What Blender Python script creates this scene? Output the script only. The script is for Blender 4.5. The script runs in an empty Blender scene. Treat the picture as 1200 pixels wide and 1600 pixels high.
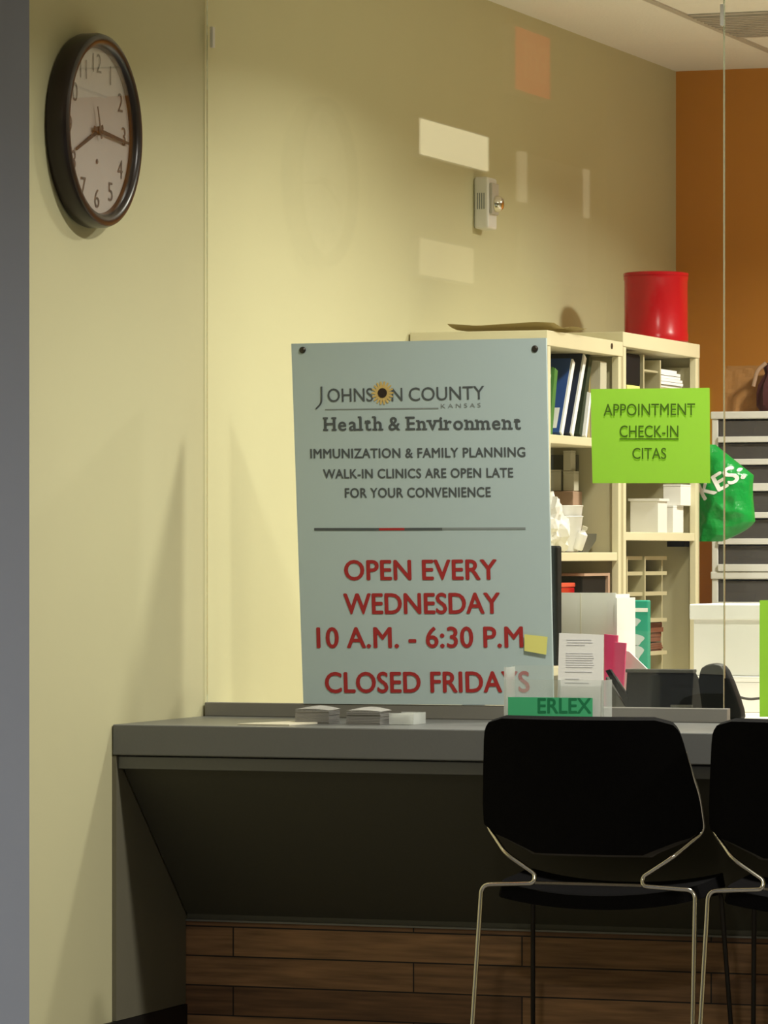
import bpy, bmesh, math, random
from mathutils import Vector, Matrix, noise

# ------------------------------------------------------------------ camera
F_PX, YAW, CAM, HORIZON = 6800.0, math.radians(19.8), Vector((4.294, -9.932, 1.264)), 865.0
sc = bpy.context.scene
col = sc.collection
cd = bpy.data.cameras.new('camera')
cam = bpy.data.objects.new('camera', cd)
col.objects.link(cam)
cam.location = CAM
cam.rotation_euler = (math.pi / 2, 0, YAW)
cd.sensor_fit = 'VERTICAL'
cd.sensor_height = 24.0
cd.lens = F_PX / 1600 * 24
cd.shift_y = (HORIZON - 800) / 1600
cd.clip_start = 0.1
sc.camera = cam

# ------------------------------------------------------------------ light and exposure
vs = sc.view_settings
vs.view_transform = 'Standard'
vs.look = 'None'
vs.exposure = 0.0
vs.gamma = 1.0
w = bpy.data.worlds.new('room_ambient')
sc.world = w
w.use_nodes = True
bg = w.node_tree.nodes['Background']
bg.inputs[0].default_value = (1.0, 0.9, 0.72, 1)
bg.inputs[1].default_value = 0.12


def lamp(name, loc, size, watts, color=(1.0, 0.968, 0.86), spread=150, target=None):
    ld = bpy.data.lights.new(name, 'AREA')
    ld.shape = 'DISK'
    ld.size = size
    ld.energy = watts
    ld.color = color
    ld.spread = math.radians(spread)
    o = bpy.data.objects.new(name, ld)
    col.objects.link(o)
    o.location = loc
    if target:
        o.rotation_euler = (Vector(target) - Vector(loc)).to_track_quat('-Z', 'Y').to_euler()
    return o


lamp('office_downlight', (1.42, 1.22, 2.97), 0.22, 46)
lamp('office_fill_rear', (1.9, 3.3, 2.97), 0.30, 88)  # unseen lamp added to light the shelving and orange wall
lamp('waiting_downlight', (1.75, -0.55, 2.97), 0.2, 44)
lamp('waiting_downlight_right', (4.3, -0.6, 2.97), 0.2, 60)
lamp('waiting_fill_near', (2.6, -6.2, 2.97), 0.3, 155)  # unseen lamp added to light the blue wall end

# ------------------------------------------------------------------ helpers
rnd = random.Random(7)
FW = Vector((-math.sin(YAW), math.cos(YAW), 0))
RT = Vector((math.cos(YAW), math.sin(YAW), 0))


def ray(px, py):
    return FW + RT * ((px - 600) / F_PX) + Vector((0, 0, (HORIZON - py) / F_PX))


def at_y(px, py, y):
    d = ray(px, py)
    return CAM + d * ((y - CAM.y) / d.y)


def at_x(px, py, x):
    d = ray(px, py)
    return CAM + d * ((x - CAM.x) / d.x)


def srgb(r, g, b):
    f = lambda c: (c / 255 / 12.92) if c / 255 <= 0.04045 else ((c / 255 + 0.055) / 1.055) ** 2.4
    return (f(r), f(g), f(b), 1)


def mat(name, rgb, rough=0.6, metal=0.0, var=0.06, scale=12.0, bump=0.0, spec=0.4):
    m = bpy.data.materials.new(name)
    m.use_nodes = True
    nt = m.node_tree
    b = nt.nodes['Principled BSDF']
    b.inputs['Roughness'].default_value = rough
    b.inputs['Metallic'].default_value = metal
    b.inputs['Specular IOR Level'].default_value = spec
    c = srgb(*rgb)
    tc = nt.nodes.new('ShaderNodeTexCoord')
    nz = nt.nodes.new('ShaderNodeTexNoise')
    nz.inputs['Scale'].default_value = scale
    nz.inputs['Detail'].default_value = 4
    nt.links.new(tc.outputs['Object'], nz.inputs['Vector'])
    mx = nt.nodes.new('ShaderNodeMix')
    mx.data_type = 'RGBA'
    mx.inputs['A'].default_value = tuple(max(0, x * (1 - var)) for x in c[:3]) + (1,)
    mx.inputs['B'].default_value = tuple(min(1, x * (1 + var)) for x in c[:3]) + (1,)
    nt.links.new(nz.outputs['Fac'], mx.inputs['Factor'])
    nt.links.new(mx.outputs['Result'], b.inputs['Base Color'])
    if bump:
        bp = nt.nodes.new('ShaderNodeBump')
        bp.inputs['Strength'].default_value = bump
        bp.inputs['Distance'].default_value = 0.01
        nt.links.new(nz.outputs['Fac'], bp.inputs['Height'])
        nt.links.new(bp.outputs['Normal'], b.inputs['Normal'])
    return m


def emit(name, rgb, strength):
    m = bpy.data.materials.new(name)
    m.use_nodes = True
    nt = m.node_tree
    nt.nodes.remove(nt.nodes['Principled BSDF'])
    e = nt.nodes.new('ShaderNodeEmission')
    e.inputs[0].default_value = srgb(*rgb)
    e.inputs[1].default_value = strength
    nt.links.new(e.outputs[0], nt.nodes['Material Output'].inputs[0])
    return m


def clear(name, tint=(1, 1, 1, 1), ior=1.5, milky=0.0, milk=(0.8, 0.8, 0.8, 1)):
    """thin clear sheet: see-through with a mirror coat that grows at grazing angles"""
    m = bpy.data.materials.new(name)
    m.use_nodes = True
    nt = m.node_tree
    nt.nodes.remove(nt.nodes['Principled BSDF'])
    tr = nt.nodes.new('ShaderNodeBsdfTransparent')
    tr.inputs[0].default_value = tint
    gl = nt.nodes.new('ShaderNodeBsdfGlossy')
    gl.inputs['Roughness'].default_value = 0.01
    fr = nt.nodes.new('ShaderNodeFresnel')
    fr.inputs[0].default_value = ior
    mx = nt.nodes.new('ShaderNodeMixShader')
    ge = nt.nodes.new('ShaderNodeNewGeometry')
    io = nt.nodes.new('ShaderNodeMapRange')      # the same mirror coat on both faces of the sheet
    io.inputs['To Min'].default_value = ior
    io.inputs['To Max'].default_value = 1.0 / ior
    nt.links.new(ge.outputs['Backfacing'], io.inputs['Value'])
    nt.links.new(io.outputs[0], fr.inputs[0])
    nt.links.new(fr.outputs[0], mx.inputs[0])
    src = tr
    if milky:
        df = nt.nodes.new('ShaderNodeBsdfDiffuse')
        df.inputs[0].default_value = milk
        m2 = nt.nodes.new('ShaderNodeMixShader')
        m2.inputs[0].default_value = milky
        nt.links.new(tr.outputs[0], m2.inputs[1])
        nt.links.new(df.outputs[0], m2.inputs[2])
        src = m2
    nt.links.new(src.outputs[0], mx.inputs[1])
    nt.links.new(gl.outputs[0], mx.inputs[2])
    nt.links.new(mx.outputs[0], nt.nodes['Material Output'].inputs[0])
    return m


def box(bm, x0, x1, y0, y1, z0, z1, rot=None, pivot=None):
    r = bmesh.ops.create_cube(bm, size=1.0)
    vv = r['verts']
    for v in vv:
        v.co = Vector((x0 + (v.co.x + 0.5) * (x1 - x0), y0 + (v.co.y + 0.5) * (y1 - y0), z0 + (v.co.z + 0.5) * (z1 - z0)))
    if rot is not None:
        p = Vector(pivot)
        for v in vv:
            v.co = rot @ (v.co - p) + p
    return vv


def boxes(*args):
    bm = bmesh.new()
    for a in args:
        box(bm, *a)
    return bm


def bevel(bm, r=0.003, seg=2):
    bmesh.ops.bevel(bm, geom=[e for e in bm.edges if e.is_manifold and e.calc_face_angle(0) > 0.5], offset=r, segments=seg, affect='EDGES', profile=0.5, clamp_overlap=True)
    return bm


def prism(bm, pts, a, b):
    """closed prism between two matching loops; a and b map a 2-D point to 3-D"""
    v0 = [bm.verts.new(a(p)) for p in pts]
    v1 = [bm.verts.new(b(p)) for p in pts]
    n = len(pts)
    bm.faces.new(v0[::-1])
    bm.faces.new(v1)
    for i in range(n):
        bm.faces.new((v0[i], v0[(i + 1) % n], v1[(i + 1) % n], v1[i]))
    return bm


def lathe(bm, prof, c, axis='Z', seg=40, close_end=True):
    c = Vector(c)
    rings = []
    for r, h in prof:
        ring = []
        for k in range(seg):
            t = 2 * math.pi * k / seg
            if axis == 'Z':
                p = Vector((r * math.cos(t), r * math.sin(t), h))
            elif axis == 'X':
                p = Vector((h, r * math.cos(t), r * math.sin(t)))
            else:
                p = Vector((r * math.cos(t), h, r * math.sin(t)))
            ring.append(bm.verts.new(c + p))
        rings.append(ring)
    for a, b in zip(rings, rings[1:]):
        for k in range(seg):
            bm.faces.new((a[k], a[(k + 1) % seg], b[(k + 1) % seg], b[k]))
    if prof[0][0] > 1e-6:
        bm.faces.new(rings[0][::-1])
    if prof[-1][0] > 1e-6 and close_end:
        bm.faces.new(rings[-1])
    bmesh.ops.remove_doubles(bm, verts=[v for r in rings for v in r], dist=1e-6)
    bmesh.ops.recalc_face_normals(bm, faces=bm.faces)
    return bm


def fillet(pts, r, n=6):
    pts = [Vector(p) for p in pts]
    out = [pts[0]]
    for a, b, c in zip(pts, pts[1:], pts[2:]):
        u, v = (a - b), (c - b)
        d = min(r, u.length * 0.48, v.length * 0.48)
        p, q = b + u.normalized() * d, b + v.normalized() * d
        for k in range(n + 1):
            t = k / n
            out.append(p * (1 - t) ** 2 + b * 2 * t * (1 - t) + q * t * t)
    out.append(pts[-1])
    return out


def tube(bm, pts, r, seg=10):
    pts = [Vector(p) for p in pts]
    rings = []
    up = None
    for i, p in enumerate(pts):
        d = (pts[min(i + 1, len(pts) - 1)] - pts[max(i - 1, 0)]).normalized()
        if up is None:
            up = Vector((0, 0, 1)) if abs(d.z) < 0.9 else Vector((1, 0, 0))
        s = d.cross(up).normalized()
        up = s.cross(d).normalized()
        rings.append([bm.verts.new(p + (s * math.cos(2 * math.pi * k / seg) + up * math.sin(2 * math.pi * k / seg)) * r) for k in range(seg)])
    for a, b in zip(rings, rings[1:]):
        for k in range(seg):
            bm.faces.new((a[k], a[(k + 1) % seg], b[(k + 1) % seg], b[k]))
    bm.faces.new(rings[0][::-1])
    bm.faces.new(rings[-1])
    bmesh.ops.recalc_face_normals(bm, faces=bm.faces)
    return bm


def obj(name, bm, m, parent=None, smooth=False, label=None):
    """link a bmesh given in world coordinates as one mesh object"""
    me = bpy.data.meshes.new(name)
    if parent is not None:
        t = Vector((0, 0, 0))
        p = parent
        while p:
            t += Vector(p.location)
            p = p.parent
        bmesh.ops.translate(bm, verts=bm.verts, vec=-t)
        loc = None
    else:
        lo = Vector((min(v.co.x for v in bm.verts), min(v.co.y for v in bm.verts), min(v.co.z for v in bm.verts)))
        hi = Vector((max(v.co.x for v in bm.verts), max(v.co.y for v in bm.verts), lo.z))
        loc = (lo + hi) / 2
        bmesh.ops.translate(bm, verts=bm.verts, vec=-loc)
    if smooth:
        for f in bm.faces:
            f.smooth = True
    bm.to_mesh(me)
    bm.free()
    if smooth:
        try:
            me.set_sharp_from_angle(angle=math.radians(38))
        except Exception:
            pass
    me.materials.append(m)
    o = bpy.data.objects.new(name, me)
    col.objects.link(o)
    if loc is not None:
        o.location = loc
    if parent is not None:
        o.parent = parent
    if label:
        o['label'] = label
    return o


def tag(o, label, cat, group=None):
    o['label'] = label
    o['category'] = cat
    if group:
        o['group'] = group
    return o


def thing(name, label, cat, loc, group=None):
    o = bpy.data.objects.new(name, None)
    col.objects.link(o)
    o.location = loc
    return tag(o, label, cat, group)


def struct(name, bm, m, smooth=False):
    o = obj(name, bm, m, None, smooth)
    o['kind'] = 'structure'
    return o


def dup(root, shift, label=None):
    r = root.copy()
    col.objects.link(r)
    r.location = Vector(root.location) + Vector(shift)
    if label:
        r['label'] = label
    for ch in list(root.children):
        c = ch.copy()
        col.objects.link(c)
        c.parent = r
        for g in list(ch.children):
            d = g.copy()
            col.objects.link(d)
            d.parent = c
    return r


def glyphs(s, bold=0.0, spacing=1.0, depth=0.0):
    """mesh of a line of lettering in its own plane; returns bmesh and bounds"""
    cu = bpy.data.curves.new('lettering', 'FONT')
    cu.body = s
    cu.size = 1.0
    fat = bold if bold > 0.001 else 0.0
    cu.offset = 0.0 if fat else bold
    cu.space_character = spacing
    cu.extrude = depth
    cu.resolution_u = 4
    o = bpy.data.objects.new('lettering', cu)
    col.objects.link(o)
    dg = bpy.context.evaluated_depsgraph_get()
    dg.update()
    me = bpy.data.meshes.new_from_object(o.evaluated_get(dg))
    bpy.data.objects.remove(o)
    bpy.data.curves.remove(cu)
    bm = bmesh.new()
    bm.from_mesh(me)
    bpy.data.meshes.remove(me)
    if fat:
        src = bm.copy()
        for k, (ax_, ay_) in enumerate(((-1, 0), (1, 0), (0, -0.7), (0, 0.7))):
            c = src.copy()
            bmesh.ops.translate(c, verts=c.verts, vec=(ax_ * fat, ay_ * fat, 0.0004 * (k + 1)))
            me = bpy.data.meshes.new('stroke')
            c.to_mesh(me)
            c.free()
            bm.from_mesh(me)
            bpy.data.meshes.remove(me)
        src.free()
    xs = [v.co.x for v in bm.verts]
    ys = [v.co.y for v in bm.verts]
    return bm, (min(xs), max(xs), min(ys), max(ys))


def fit(bm, bb, p0, p1, h, up, base=None):
    """lay lettering along p0-p1 (left and right end of its foot), h tall"""
    x0, x1, y0, y1 = bb
    if base is not None:
        y0, y1 = base
    u = (Vector(p1) - Vector(p0)) / (x1 - x0)
    up = Vector(up).normalized()
    n = u.normalized().cross(up)
    s = h / (y1 - y0)
    for v in bm.verts:
        v.co = Vector(p0) + u * (v.co.x - x0) + up * (v.co.y - y0) * s + n * v.co.z * s
    return bm


CAP = (0.0, 0.70)          # foot and cap height of the built-in lettering, refined below
_b, _bb = glyphs('HEI')
CAP = (_bb[2], _bb[3])
_b.free()

# ------------------------------------------------------------------ materials
M = {}
M['wall'] = mat('beige_wall_paint', (204, 199, 160), 0.75, var=0.03, scale=3, bump=0.0)
M['orange'] = mat('orange_wall_paint', (204, 136, 48), 0.7, var=0.04, scale=3)
M['blue'] = mat('blue_grey_wall_paint', (158, 166, 188), 0.8, var=0.03, scale=3)
M['tile'] = mat('ceiling_tile', (236, 233, 224), 0.9, var=0.10, scale=90, bump=0.25)
M['grid'] = mat('white_enamel', (190, 184, 172), 0.5)
M['bounce_floor'] = mat('pale_bounce_floor', (216, 210, 196), 0.5, var=0.08, scale=60)  # unseen office floor, made pale to bounce light onto the ceiling
M['dark_floor'] = mat('mottled_grey_carpet', (104, 100, 94), 0.95, var=0.2, scale=120, bump=0.3)
M['base'] = mat('black_rubber_base', (22, 19, 18), 0.6)
M['laminate'] = mat('grey_laminate', (106, 107, 106), 0.35, var=0.06, scale=160)
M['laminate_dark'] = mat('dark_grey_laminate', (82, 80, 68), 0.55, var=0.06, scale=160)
M['track'] = mat('grey_metal_track', (128, 126, 120), 0.45, metal=0.3)
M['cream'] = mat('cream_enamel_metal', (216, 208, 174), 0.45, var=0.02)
M['cream_shade'] = mat('cream_enamel_shaded', (186, 178, 144), 0.5, var=0.03)  # cream enamel with the shade inside the shelving put into its colour
M['black'] = mat('black_plastic', (17, 17, 18), 0.7, spec=0.15)
M['black_fabric'] = mat('black_upholstery', (16, 15, 16), 0.95, var=0.3, scale=300, bump=0.2, spec=0.1)
M['shell'] = mat('dark_grey_shell', (84, 80, 76), 0.6, spec=0.2)
M['chrome'] = mat('chrome', (225, 220, 210), 0.15, metal=1.0)
M['chrome_shade'] = mat('shaded_chrome', (52, 48, 44), 0.4, metal=0.6)  # front leg chrome with its shade put into the colour
M['steel'] = mat('brushed_steel', (150, 145, 135), 0.3, metal=0.9)
M['screw'] = mat('dark_screw', (70, 66, 60), 0.4, metal=0.7)
M['white'] = mat('white_card', (238, 236, 230), 0.7, var=0.02)
M['paper'] = mat('white_paper', (240, 239, 236), 0.8, var=0.02)
M['offwhite'] = mat('cream_paper', (228, 222, 200), 0.8, var=0.03)
M['white_plastic'] = mat('white_plastic', (232, 230, 224), 0.4, var=0.02)
M['poster'] = mat('pale_blue_grey_board', (178, 196, 198), 0.5, var=0.02, scale=2)
M['ink'] = mat('charcoal_ink', (80, 86, 88), 0.8)
M['ink_grey'] = mat('grey_ink', (130, 138, 138), 0.8)
M['red_ink'] = mat('red_ink', (162, 42, 42), 0.7)
M['gold'] = mat('sunflower_gold', (206, 178, 110), 0.8)
M['seed'] = mat('sunflower_brown', (46, 34, 26), 0.8)
M['lime'] = mat('lime_green_paper', (170, 214, 84), 0.8, var=0.02)
M['lime_ink'] = mat('dark_green_ink', (70, 104, 20), 0.9)
M['yellow'] = mat('pale_yellow_note', (226, 222, 128), 0.8)
M['red'] = mat('glossy_red', (178, 16, 26), 0.22, var=0.03)
M['clockrim'] = mat('brown_black_rim', (40, 30, 28), 0.28, spec=0.5)
M['clockface'] = mat('pale_clock_face', (205, 198, 198), 0.6, var=0.02)
M['clockink'] = mat('clock_numeral_grey', (104, 100, 100), 0.7)
M['hand'] = mat('clock_hand_dark', (58, 52, 52), 0.5)
M['pane'] = clear('window_glass', (0.975, 0.985, 0.97, 1), 1.5)
M['glassedge'] = clear('polished_glass_edge', (0.80, 0.86, 0.78, 1), 1.5, 0.30, (0.75, 0.78, 0.62, 1))
M['acrylic'] = clear('clear_acrylic', (0.97, 0.98, 0.97, 1), 1.45, 0.10, (0.8, 0.82, 0.8, 1))
M['acrylic_edge'] = clear('acrylic_edge', (0.9, 0.92, 0.9, 1), 1.45, 0.45, (0.85, 0.87, 0.85, 1))
M['blue_binder'] = mat('blue_binder', (34, 74, 142), 0.5)
M['navy'] = mat('navy_binder', (24, 38, 66), 0.5)
M['green_binder'] = mat('green_folder', (66, 120, 48), 0.6)
M['dkgreen'] = mat('dark_green_folder', (30, 48, 28), 0.6)
M['tan'] = mat('tan_folder', (176, 160, 112), 0.7)
M['slip_shade'] = mat('shaded_slip_edges', (134, 132, 128), 0.8)  # shade on the slips' front faces put into the colour
M['greybox'] = mat('grey_card', (188, 182, 160), 0.7)
M['kraft'] = mat('kraft_paper', (170, 122, 70), 0.85, var=0.25, scale=14)
M['maroon'] = mat('maroon_cloth', (70, 24, 20), 0.8, var=0.2)
M['brown'] = mat('brown_card', (110, 62, 36), 0.8)
M['pinkish'] = mat('pinkish_card', (172, 140, 116), 0.8)
M['bag'] = mat('green_plastic_bag', (14, 146, 58), 0.28, var=0.15, scale=26, bump=0.7)
M['pink'] = mat('hot_pink_paper', (236, 66, 128), 0.7)
M['teal'] = mat('teal_card', (32, 152, 124), 0.6)
M['phone'] = mat('black_phone_plastic', (11, 12, 12), 0.6, spec=0.12)
M['phone_rim'] = mat('grey_phone_plastic', (70, 69, 64), 0.5, spec=0.2)
M['drawer'] = clear('smoky_drawer_plastic', (0.55, 0.52, 0.5, 1), 1.45, 0.42, (0.20, 0.185, 0.175, 1))
M['smoke'] = mat('smoky_grey_plastic', (92, 86, 80), 0.3, var=0.15, scale=14)
M['contents'] = mat('mixed_grey_contents', (150, 142, 130), 0.8, var=0.3, scale=20)
M['label_green'] = mat('label_green', (64, 168, 116), 0.6)
M['sorter'] = mat('beige_sorter_plastic', (176, 168, 134), 0.6)
M['desk'] = mat('pale_desk_laminate', (214, 208, 192), 0.4)
M['vent'] = mat('grey_ceiling_grille', (182, 174, 164), 0.7)


def planks():
    m = bpy.data.materials.new('rustic_wood_planks')
    m.use_nodes = True
    nt = m.node_tree
    b = nt.nodes['Principled BSDF']
    b.inputs['Roughness'].default_value = 0.6
    tc = nt.nodes.new('ShaderNodeTexCoord')
    sep = nt.nodes.new('ShaderNodeSeparateXYZ')
    nt.links.new(tc.outputs['Object'], sep.inputs[0])
    cmb = nt.nodes.new('ShaderNodeCombineXYZ')
    nt.links.new(sep.outputs['X'], cmb.inputs['X'])
    nt.links.new(sep.outputs['Z'], cmb.inputs['Y'])
    br = nt.nodes.new('ShaderNodeTexBrick')
    br.offset = 0.37
    br.inputs['Scale'].default_value = 1.0
    br.inputs['Brick Width'].default_value = 0.78
    br.inputs['Row Height'].default_value = 0.076
    br.inputs['Mortar Size'].default_value = 0.0022
    br.inputs['Mortar Smooth'].default_value = 0.3
    br.inputs['Bias'].default_value = -0.1
    br.inputs['Color1'].default_value = srgb(164, 122, 82)
    br.inputs['Color2'].default_value = srgb(112, 78, 52)
    br.inputs['Mortar'].default_value = srgb(28, 18, 12)
    nt.links.new(cmb.outputs[0], br.inputs['Vector'])
    sc_ = nt.nodes.new('ShaderNodeMapping')
    sc_.inputs['Scale'].default_value = (2.2, 30, 30)
    nt.links.new(tc.outputs['Object'], sc_.inputs[0])
    nz = nt.nodes.new('ShaderNodeTexNoise')
    nz.inputs['Scale'].default_value = 2.5
    nz.inputs['Detail'].default_value = 6
    nt.links.new(sc_.outputs[0], nz.inputs['Vector'])
    rp = nt.nodes.new('ShaderNodeMapRange')
    rp.inputs['From Min'].default_value = 0.3
    rp.inputs['From Max'].default_value = 0.7
    rp.inputs['To Min'].default_value = 0.55
    rp.inputs['To Max'].default_value = 1.25
    nt.links.new(nz.outputs['Fac'], rp.inputs['Value'])
    mx = nt.nodes.new('ShaderNodeMix')
    mx.data_type = 'RGBA'
    mx.blend_type = 'MULTIPLY'
    mx.inputs['Factor'].default_value = 1.0
    nt.links.new(br.outputs['Color'], mx.inputs['A'])
    nt.links.new(rp.outputs[0], mx.inputs['B'])
    nt.links.new(mx.outputs['Result'], b.inputs['Base Color'])
    return m


M['wood'] = planks()

# ------------------------------------------------------------------ the setting
CEIL = 2.99
struct('floor', boxes((-0.3, 7.2, -12.8, 0.6, -0.1, 0)), M['dark_floor'])
struct('floor_office', boxes((-0.3, 7.2, 0.6, 5.3, -0.1, 0)), M['bounce_floor'])
struct('ceiling', boxes((-0.3, 7.2, -12.8, 5.3, CEIL, CEIL + 0.1)), M['tile'])
struct('wall_left', boxes((-0.15, 0, -12.8, 5.22, 0, CEIL)), M['wall'])
struct('wall_back', boxes((0, 7.2, 5.08, 5.22, 0, CEIL)), M['orange'])
struct('wall_right', boxes((7.0, 7.2, -12.8, 5.08, 0, CEIL)), M['wall'])
struct('wall_front', boxes((0, 7.0, -12.8, -12.65, 0, CEIL)), M['wall'])
# the blue-grey wall end that closes the view on the left
we = at_y(48, 800, -3.0)
bm = boxes((0, we.x, -3.15, -3.0, 0, CEIL))
struct('wall_blue', bevel(bm, 0.006), M['blue'])
struct('baseboard_left', boxes((0.0, 0.0135, -3.0, 0.46, 0, 0.102)), M['base'])
bm = bmesh.new()
x = -0.13
while x < 7:
    if x > 0.02:
        box(bm, x - 0.012, x + 0.012, -12.6, 5.08, CEIL - 0.006, CEIL + 0.002)
    x += 0.61
y = 5.08 - 0.95
while y > -12.6:
    box(bm, 0.48, 7.0, y - 0.012, y + 0.012, CEIL - 0.0055, CEIL + 0.002)
    y -= 1.22
struct('trim_1', bm, M['grid'])

# ------------------------------------------------------------------ counter
RX = 3.4           # the counter runs on past the right edge of the view
CT = 0.84
counter = thing('reception_counter', 'long grey reception counter with wood plank foot running along the glass', 'counter', (RX / 2, 0.3, 0))
bm = boxes((0.002, RX, 0.0, 0.70, CT - 0.076, CT))
obj('worktop', bevel(bm, 0.003), M['laminate'], counter)
obj('apron_strip', bevel(boxes((0.012, RX, 0.012, 0.05, CT - 0.110, CT - 0.079)), 0.002), M['laminate'], counter)
bm = bmesh.new()
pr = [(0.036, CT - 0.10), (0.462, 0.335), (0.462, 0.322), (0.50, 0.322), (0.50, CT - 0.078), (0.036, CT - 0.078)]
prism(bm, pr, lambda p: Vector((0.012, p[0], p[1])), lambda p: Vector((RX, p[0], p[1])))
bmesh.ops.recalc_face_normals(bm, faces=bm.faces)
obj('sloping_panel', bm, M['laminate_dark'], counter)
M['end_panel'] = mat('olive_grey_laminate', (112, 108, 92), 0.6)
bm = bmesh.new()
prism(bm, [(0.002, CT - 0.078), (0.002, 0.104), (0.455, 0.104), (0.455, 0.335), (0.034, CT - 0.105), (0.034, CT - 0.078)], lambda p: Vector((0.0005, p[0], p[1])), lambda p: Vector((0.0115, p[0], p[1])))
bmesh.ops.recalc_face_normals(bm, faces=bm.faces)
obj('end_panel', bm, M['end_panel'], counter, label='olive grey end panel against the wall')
obj('plank_foot', boxes((0.004, RX, 0.462, 0.56, 0.0, 0.317)), M['wood'], counter, label='brown wood plank foot')
obj('foot_trim', boxes((0.004, RX, 0.452, 0.56, 0.317, 0.3218)), M['track'], counter)

wd = obj('staff_desk', bevel(boxes((0.004, RX, 0.702, 1.62, CT - 0.04, CT)), 0.003), M['desk'])
tag(wd, 'pale desk top behind the glass carrying phone and boxes', 'desk')
wd2 = obj('panel', boxes((0.05, 0.09, 0.72, 1.55, 0, CT - 0.04), (RX - 0.1, RX - 0.06, 0.72, 1.55, 0, CT - 0.04), (0.05, RX - 0.06, 0.72, 0.75, 0.0, CT - 0.04)), M['desk'], wd)

# ------------------------------------------------------------------ glass screens
GY0, GY1 = 0.6085, 0.6155
gx = at_y(1131, 600, 0.61).x


def screen(x0, x1, label, glints, foot=CT + 0.012, track=True):
    t = thing('glass_screen', label, 'glass screen', ((x0 + x1) / 2, 0.612, CT))
    obj('pane', boxes((x0 + 0.0012, x1 - 0.0012, GY0, GY1, foot, 2.985)), M['pane'], t)
    for xe in (x0, x1):
        obj('polished_edge', boxes((xe - 0.0011 if xe == x1 else xe, xe if xe == x1 else xe + 0.0011, GY0, GY1, foot, 2.985)), M['glassedge'], t)
    if track:
        obj('track', bevel(boxes((x0, x1 + 0.012, 0.596, 0.628, CT, CT + 0.036)), 0.002), M['track'], t)
    for cx in glints:
        obj('glint', bevel(boxes((cx - 0.0045, cx + 0.0045, GY0 - 0.006, GY1 + 0.004, 2.585, 2.64)), 0.002), M['white_plastic'], t)  # white blocks modelled in place of light glints on the edges
    return t


screen(0.006, gx, 'left clear glass screen on the counter carrying the big poster and a lime sheet', [0.022, gx - 0.004])
screen(gx + 0.001, 2.9, 'right clear glass screen above the pass-through gap with the cut-off lime sheet', [2.88], 0.952, False)

# ------------------------------------------------------------------ the poster
PF = 0.594          # front face of the poster
poster = thing('poster', 'big pale blue-grey clinic hours poster with charcoal and red lettering on the glass', 'poster', (0.6, 0.6, CT + 0.036))
cs = [at_y(455, 537, PF), at_y(853, 528, PF), at_y(864.5, 1102, PF), at_y(474, 1099.5, PF)]
bm = bmesh.new()
prism(bm, cs, lambda p: Vector((p.x, PF, p.z)), lambda p: Vector((p.x, 0.603, p.z)))
bmesh.ops.recalc_face_normals(bm, faces=bm.faces)
obj('board', bm, M['poster'], poster)
for sx, sy in ((473, 547), (836, 545)):
    c = at_y(sx, sy, PF)
    bm = bmesh.new()
    lathe(bm, [(0.0, -0.006), (0.005, -0.006), (0.0085, -0.003), (0.0085, 0.0)], (c.x, PF, c.z), 'Y', 20)
    obj('screw', bm, M['screw'], poster, True)
TF = PF - 0.0012
PUP = (cs[0] - cs[3])
PUP = Vector((PUP.x * 0.8, 0, PUP.z))


def line(s, x0, y0, x1, y1, cap, m, bold, name='lettering', spacing=1.0, parent=None, yplane=None):
    yp = TF if yplane is None else yplane
    bm, bb = glyphs(s, bold, spacing, 0.002)
    p0, p1 = at_y(x0, y0, yp), at_y(x1, y1, yp)
    h = (at_y(x0, y0 - cap, yp) - p0).length
    fit(bm, bb, p0, p1, h, PUP if parent is None else (0, 0, 1), base=CAP)
    return obj(name, bm, m, parent or poster)


# the county mark, with a sunflower standing for the O
line('OHNS', 512, 628, 583, 627, 20.5, M['ink'], 0.004)
line('N', 612, 627, 629, 626.5, 20.5, M['ink'], 0.004)
line('COUNTY', 639, 626.5, 757, 623.5, 20.5, M['ink'], 0.004)
# descending hook of the J
a = at_y(497, 637, TF)
bm = bmesh.new()
tube(bm, fillet([at_y(502.3, 604, TF), at_y(502.5, 630, TF), at_y(494, 638.5, TF)], 0.012), 0.0022, 6)
obj('lettering', bm, M['ink'], poster)
c = at_y(597.7, 614, TF)
bm = bmesh.new()
for k in range(18):
    t = 2 * math.pi * k / 18
    tip, l, r_ = 0.030, 0.012, 0.3
    pts = [(0, 0), (tip * 0.6 * math.cos(t - r_ * 0.6), tip * 0.6 * math.sin(t - r_ * 0.6)), (tip * math.cos(t - 0.06), tip * math.sin(t - 0.06)), (tip * math.cos(t + 0.06), tip * math.sin(t + 0.06)), (tip * 0.6 * math.cos(t + r_ * 0.6), tip * 0.6 * math.sin(t + r_ * 0.6))]
    prism(bm, pts, lambda p: Vector((c.x + p[0], TF - 0.0004 - 0.00002 * k, c.z + p[1])), lambda p: Vector((c.x + p[0], PF, c.z + p[1])))
bmesh.ops.recalc_face_normals(bm, faces=bm.faces)
fl = obj('sunflower', bm, M['gold'], poster, label='golden sunflower emblem')
bm = bmesh.new()
lathe(bm, [(0.0, -0.001), (0.0125, -0.001), (0.0125, 0.0)], (c.x, TF - 0.0008, c.z), 'Y', 24)
obj('seed_head', bm, M['seed'], fl)


def bar(x0, y0, x1, y1, h, m, name='rule', parent=None, yp=None):
    yp = TF if yp is None else yp
    a, b = at_y(x0, y0, yp), at_y(x1, y1, yp)
    d = (at_y(x0, y0 + h, yp) - a)
    bm = bmesh.new()
    prism(bm, [a, b, b + d, a + d], lambda p: Vector((p.x, yp, p.z)), lambda p: Vector((p.x, yp + 0.001, p.z)))
    bmesh.ops.recalc_face_normals(bm, faces=bm.faces)
    return obj(name, bm, m, parent or poster)


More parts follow.
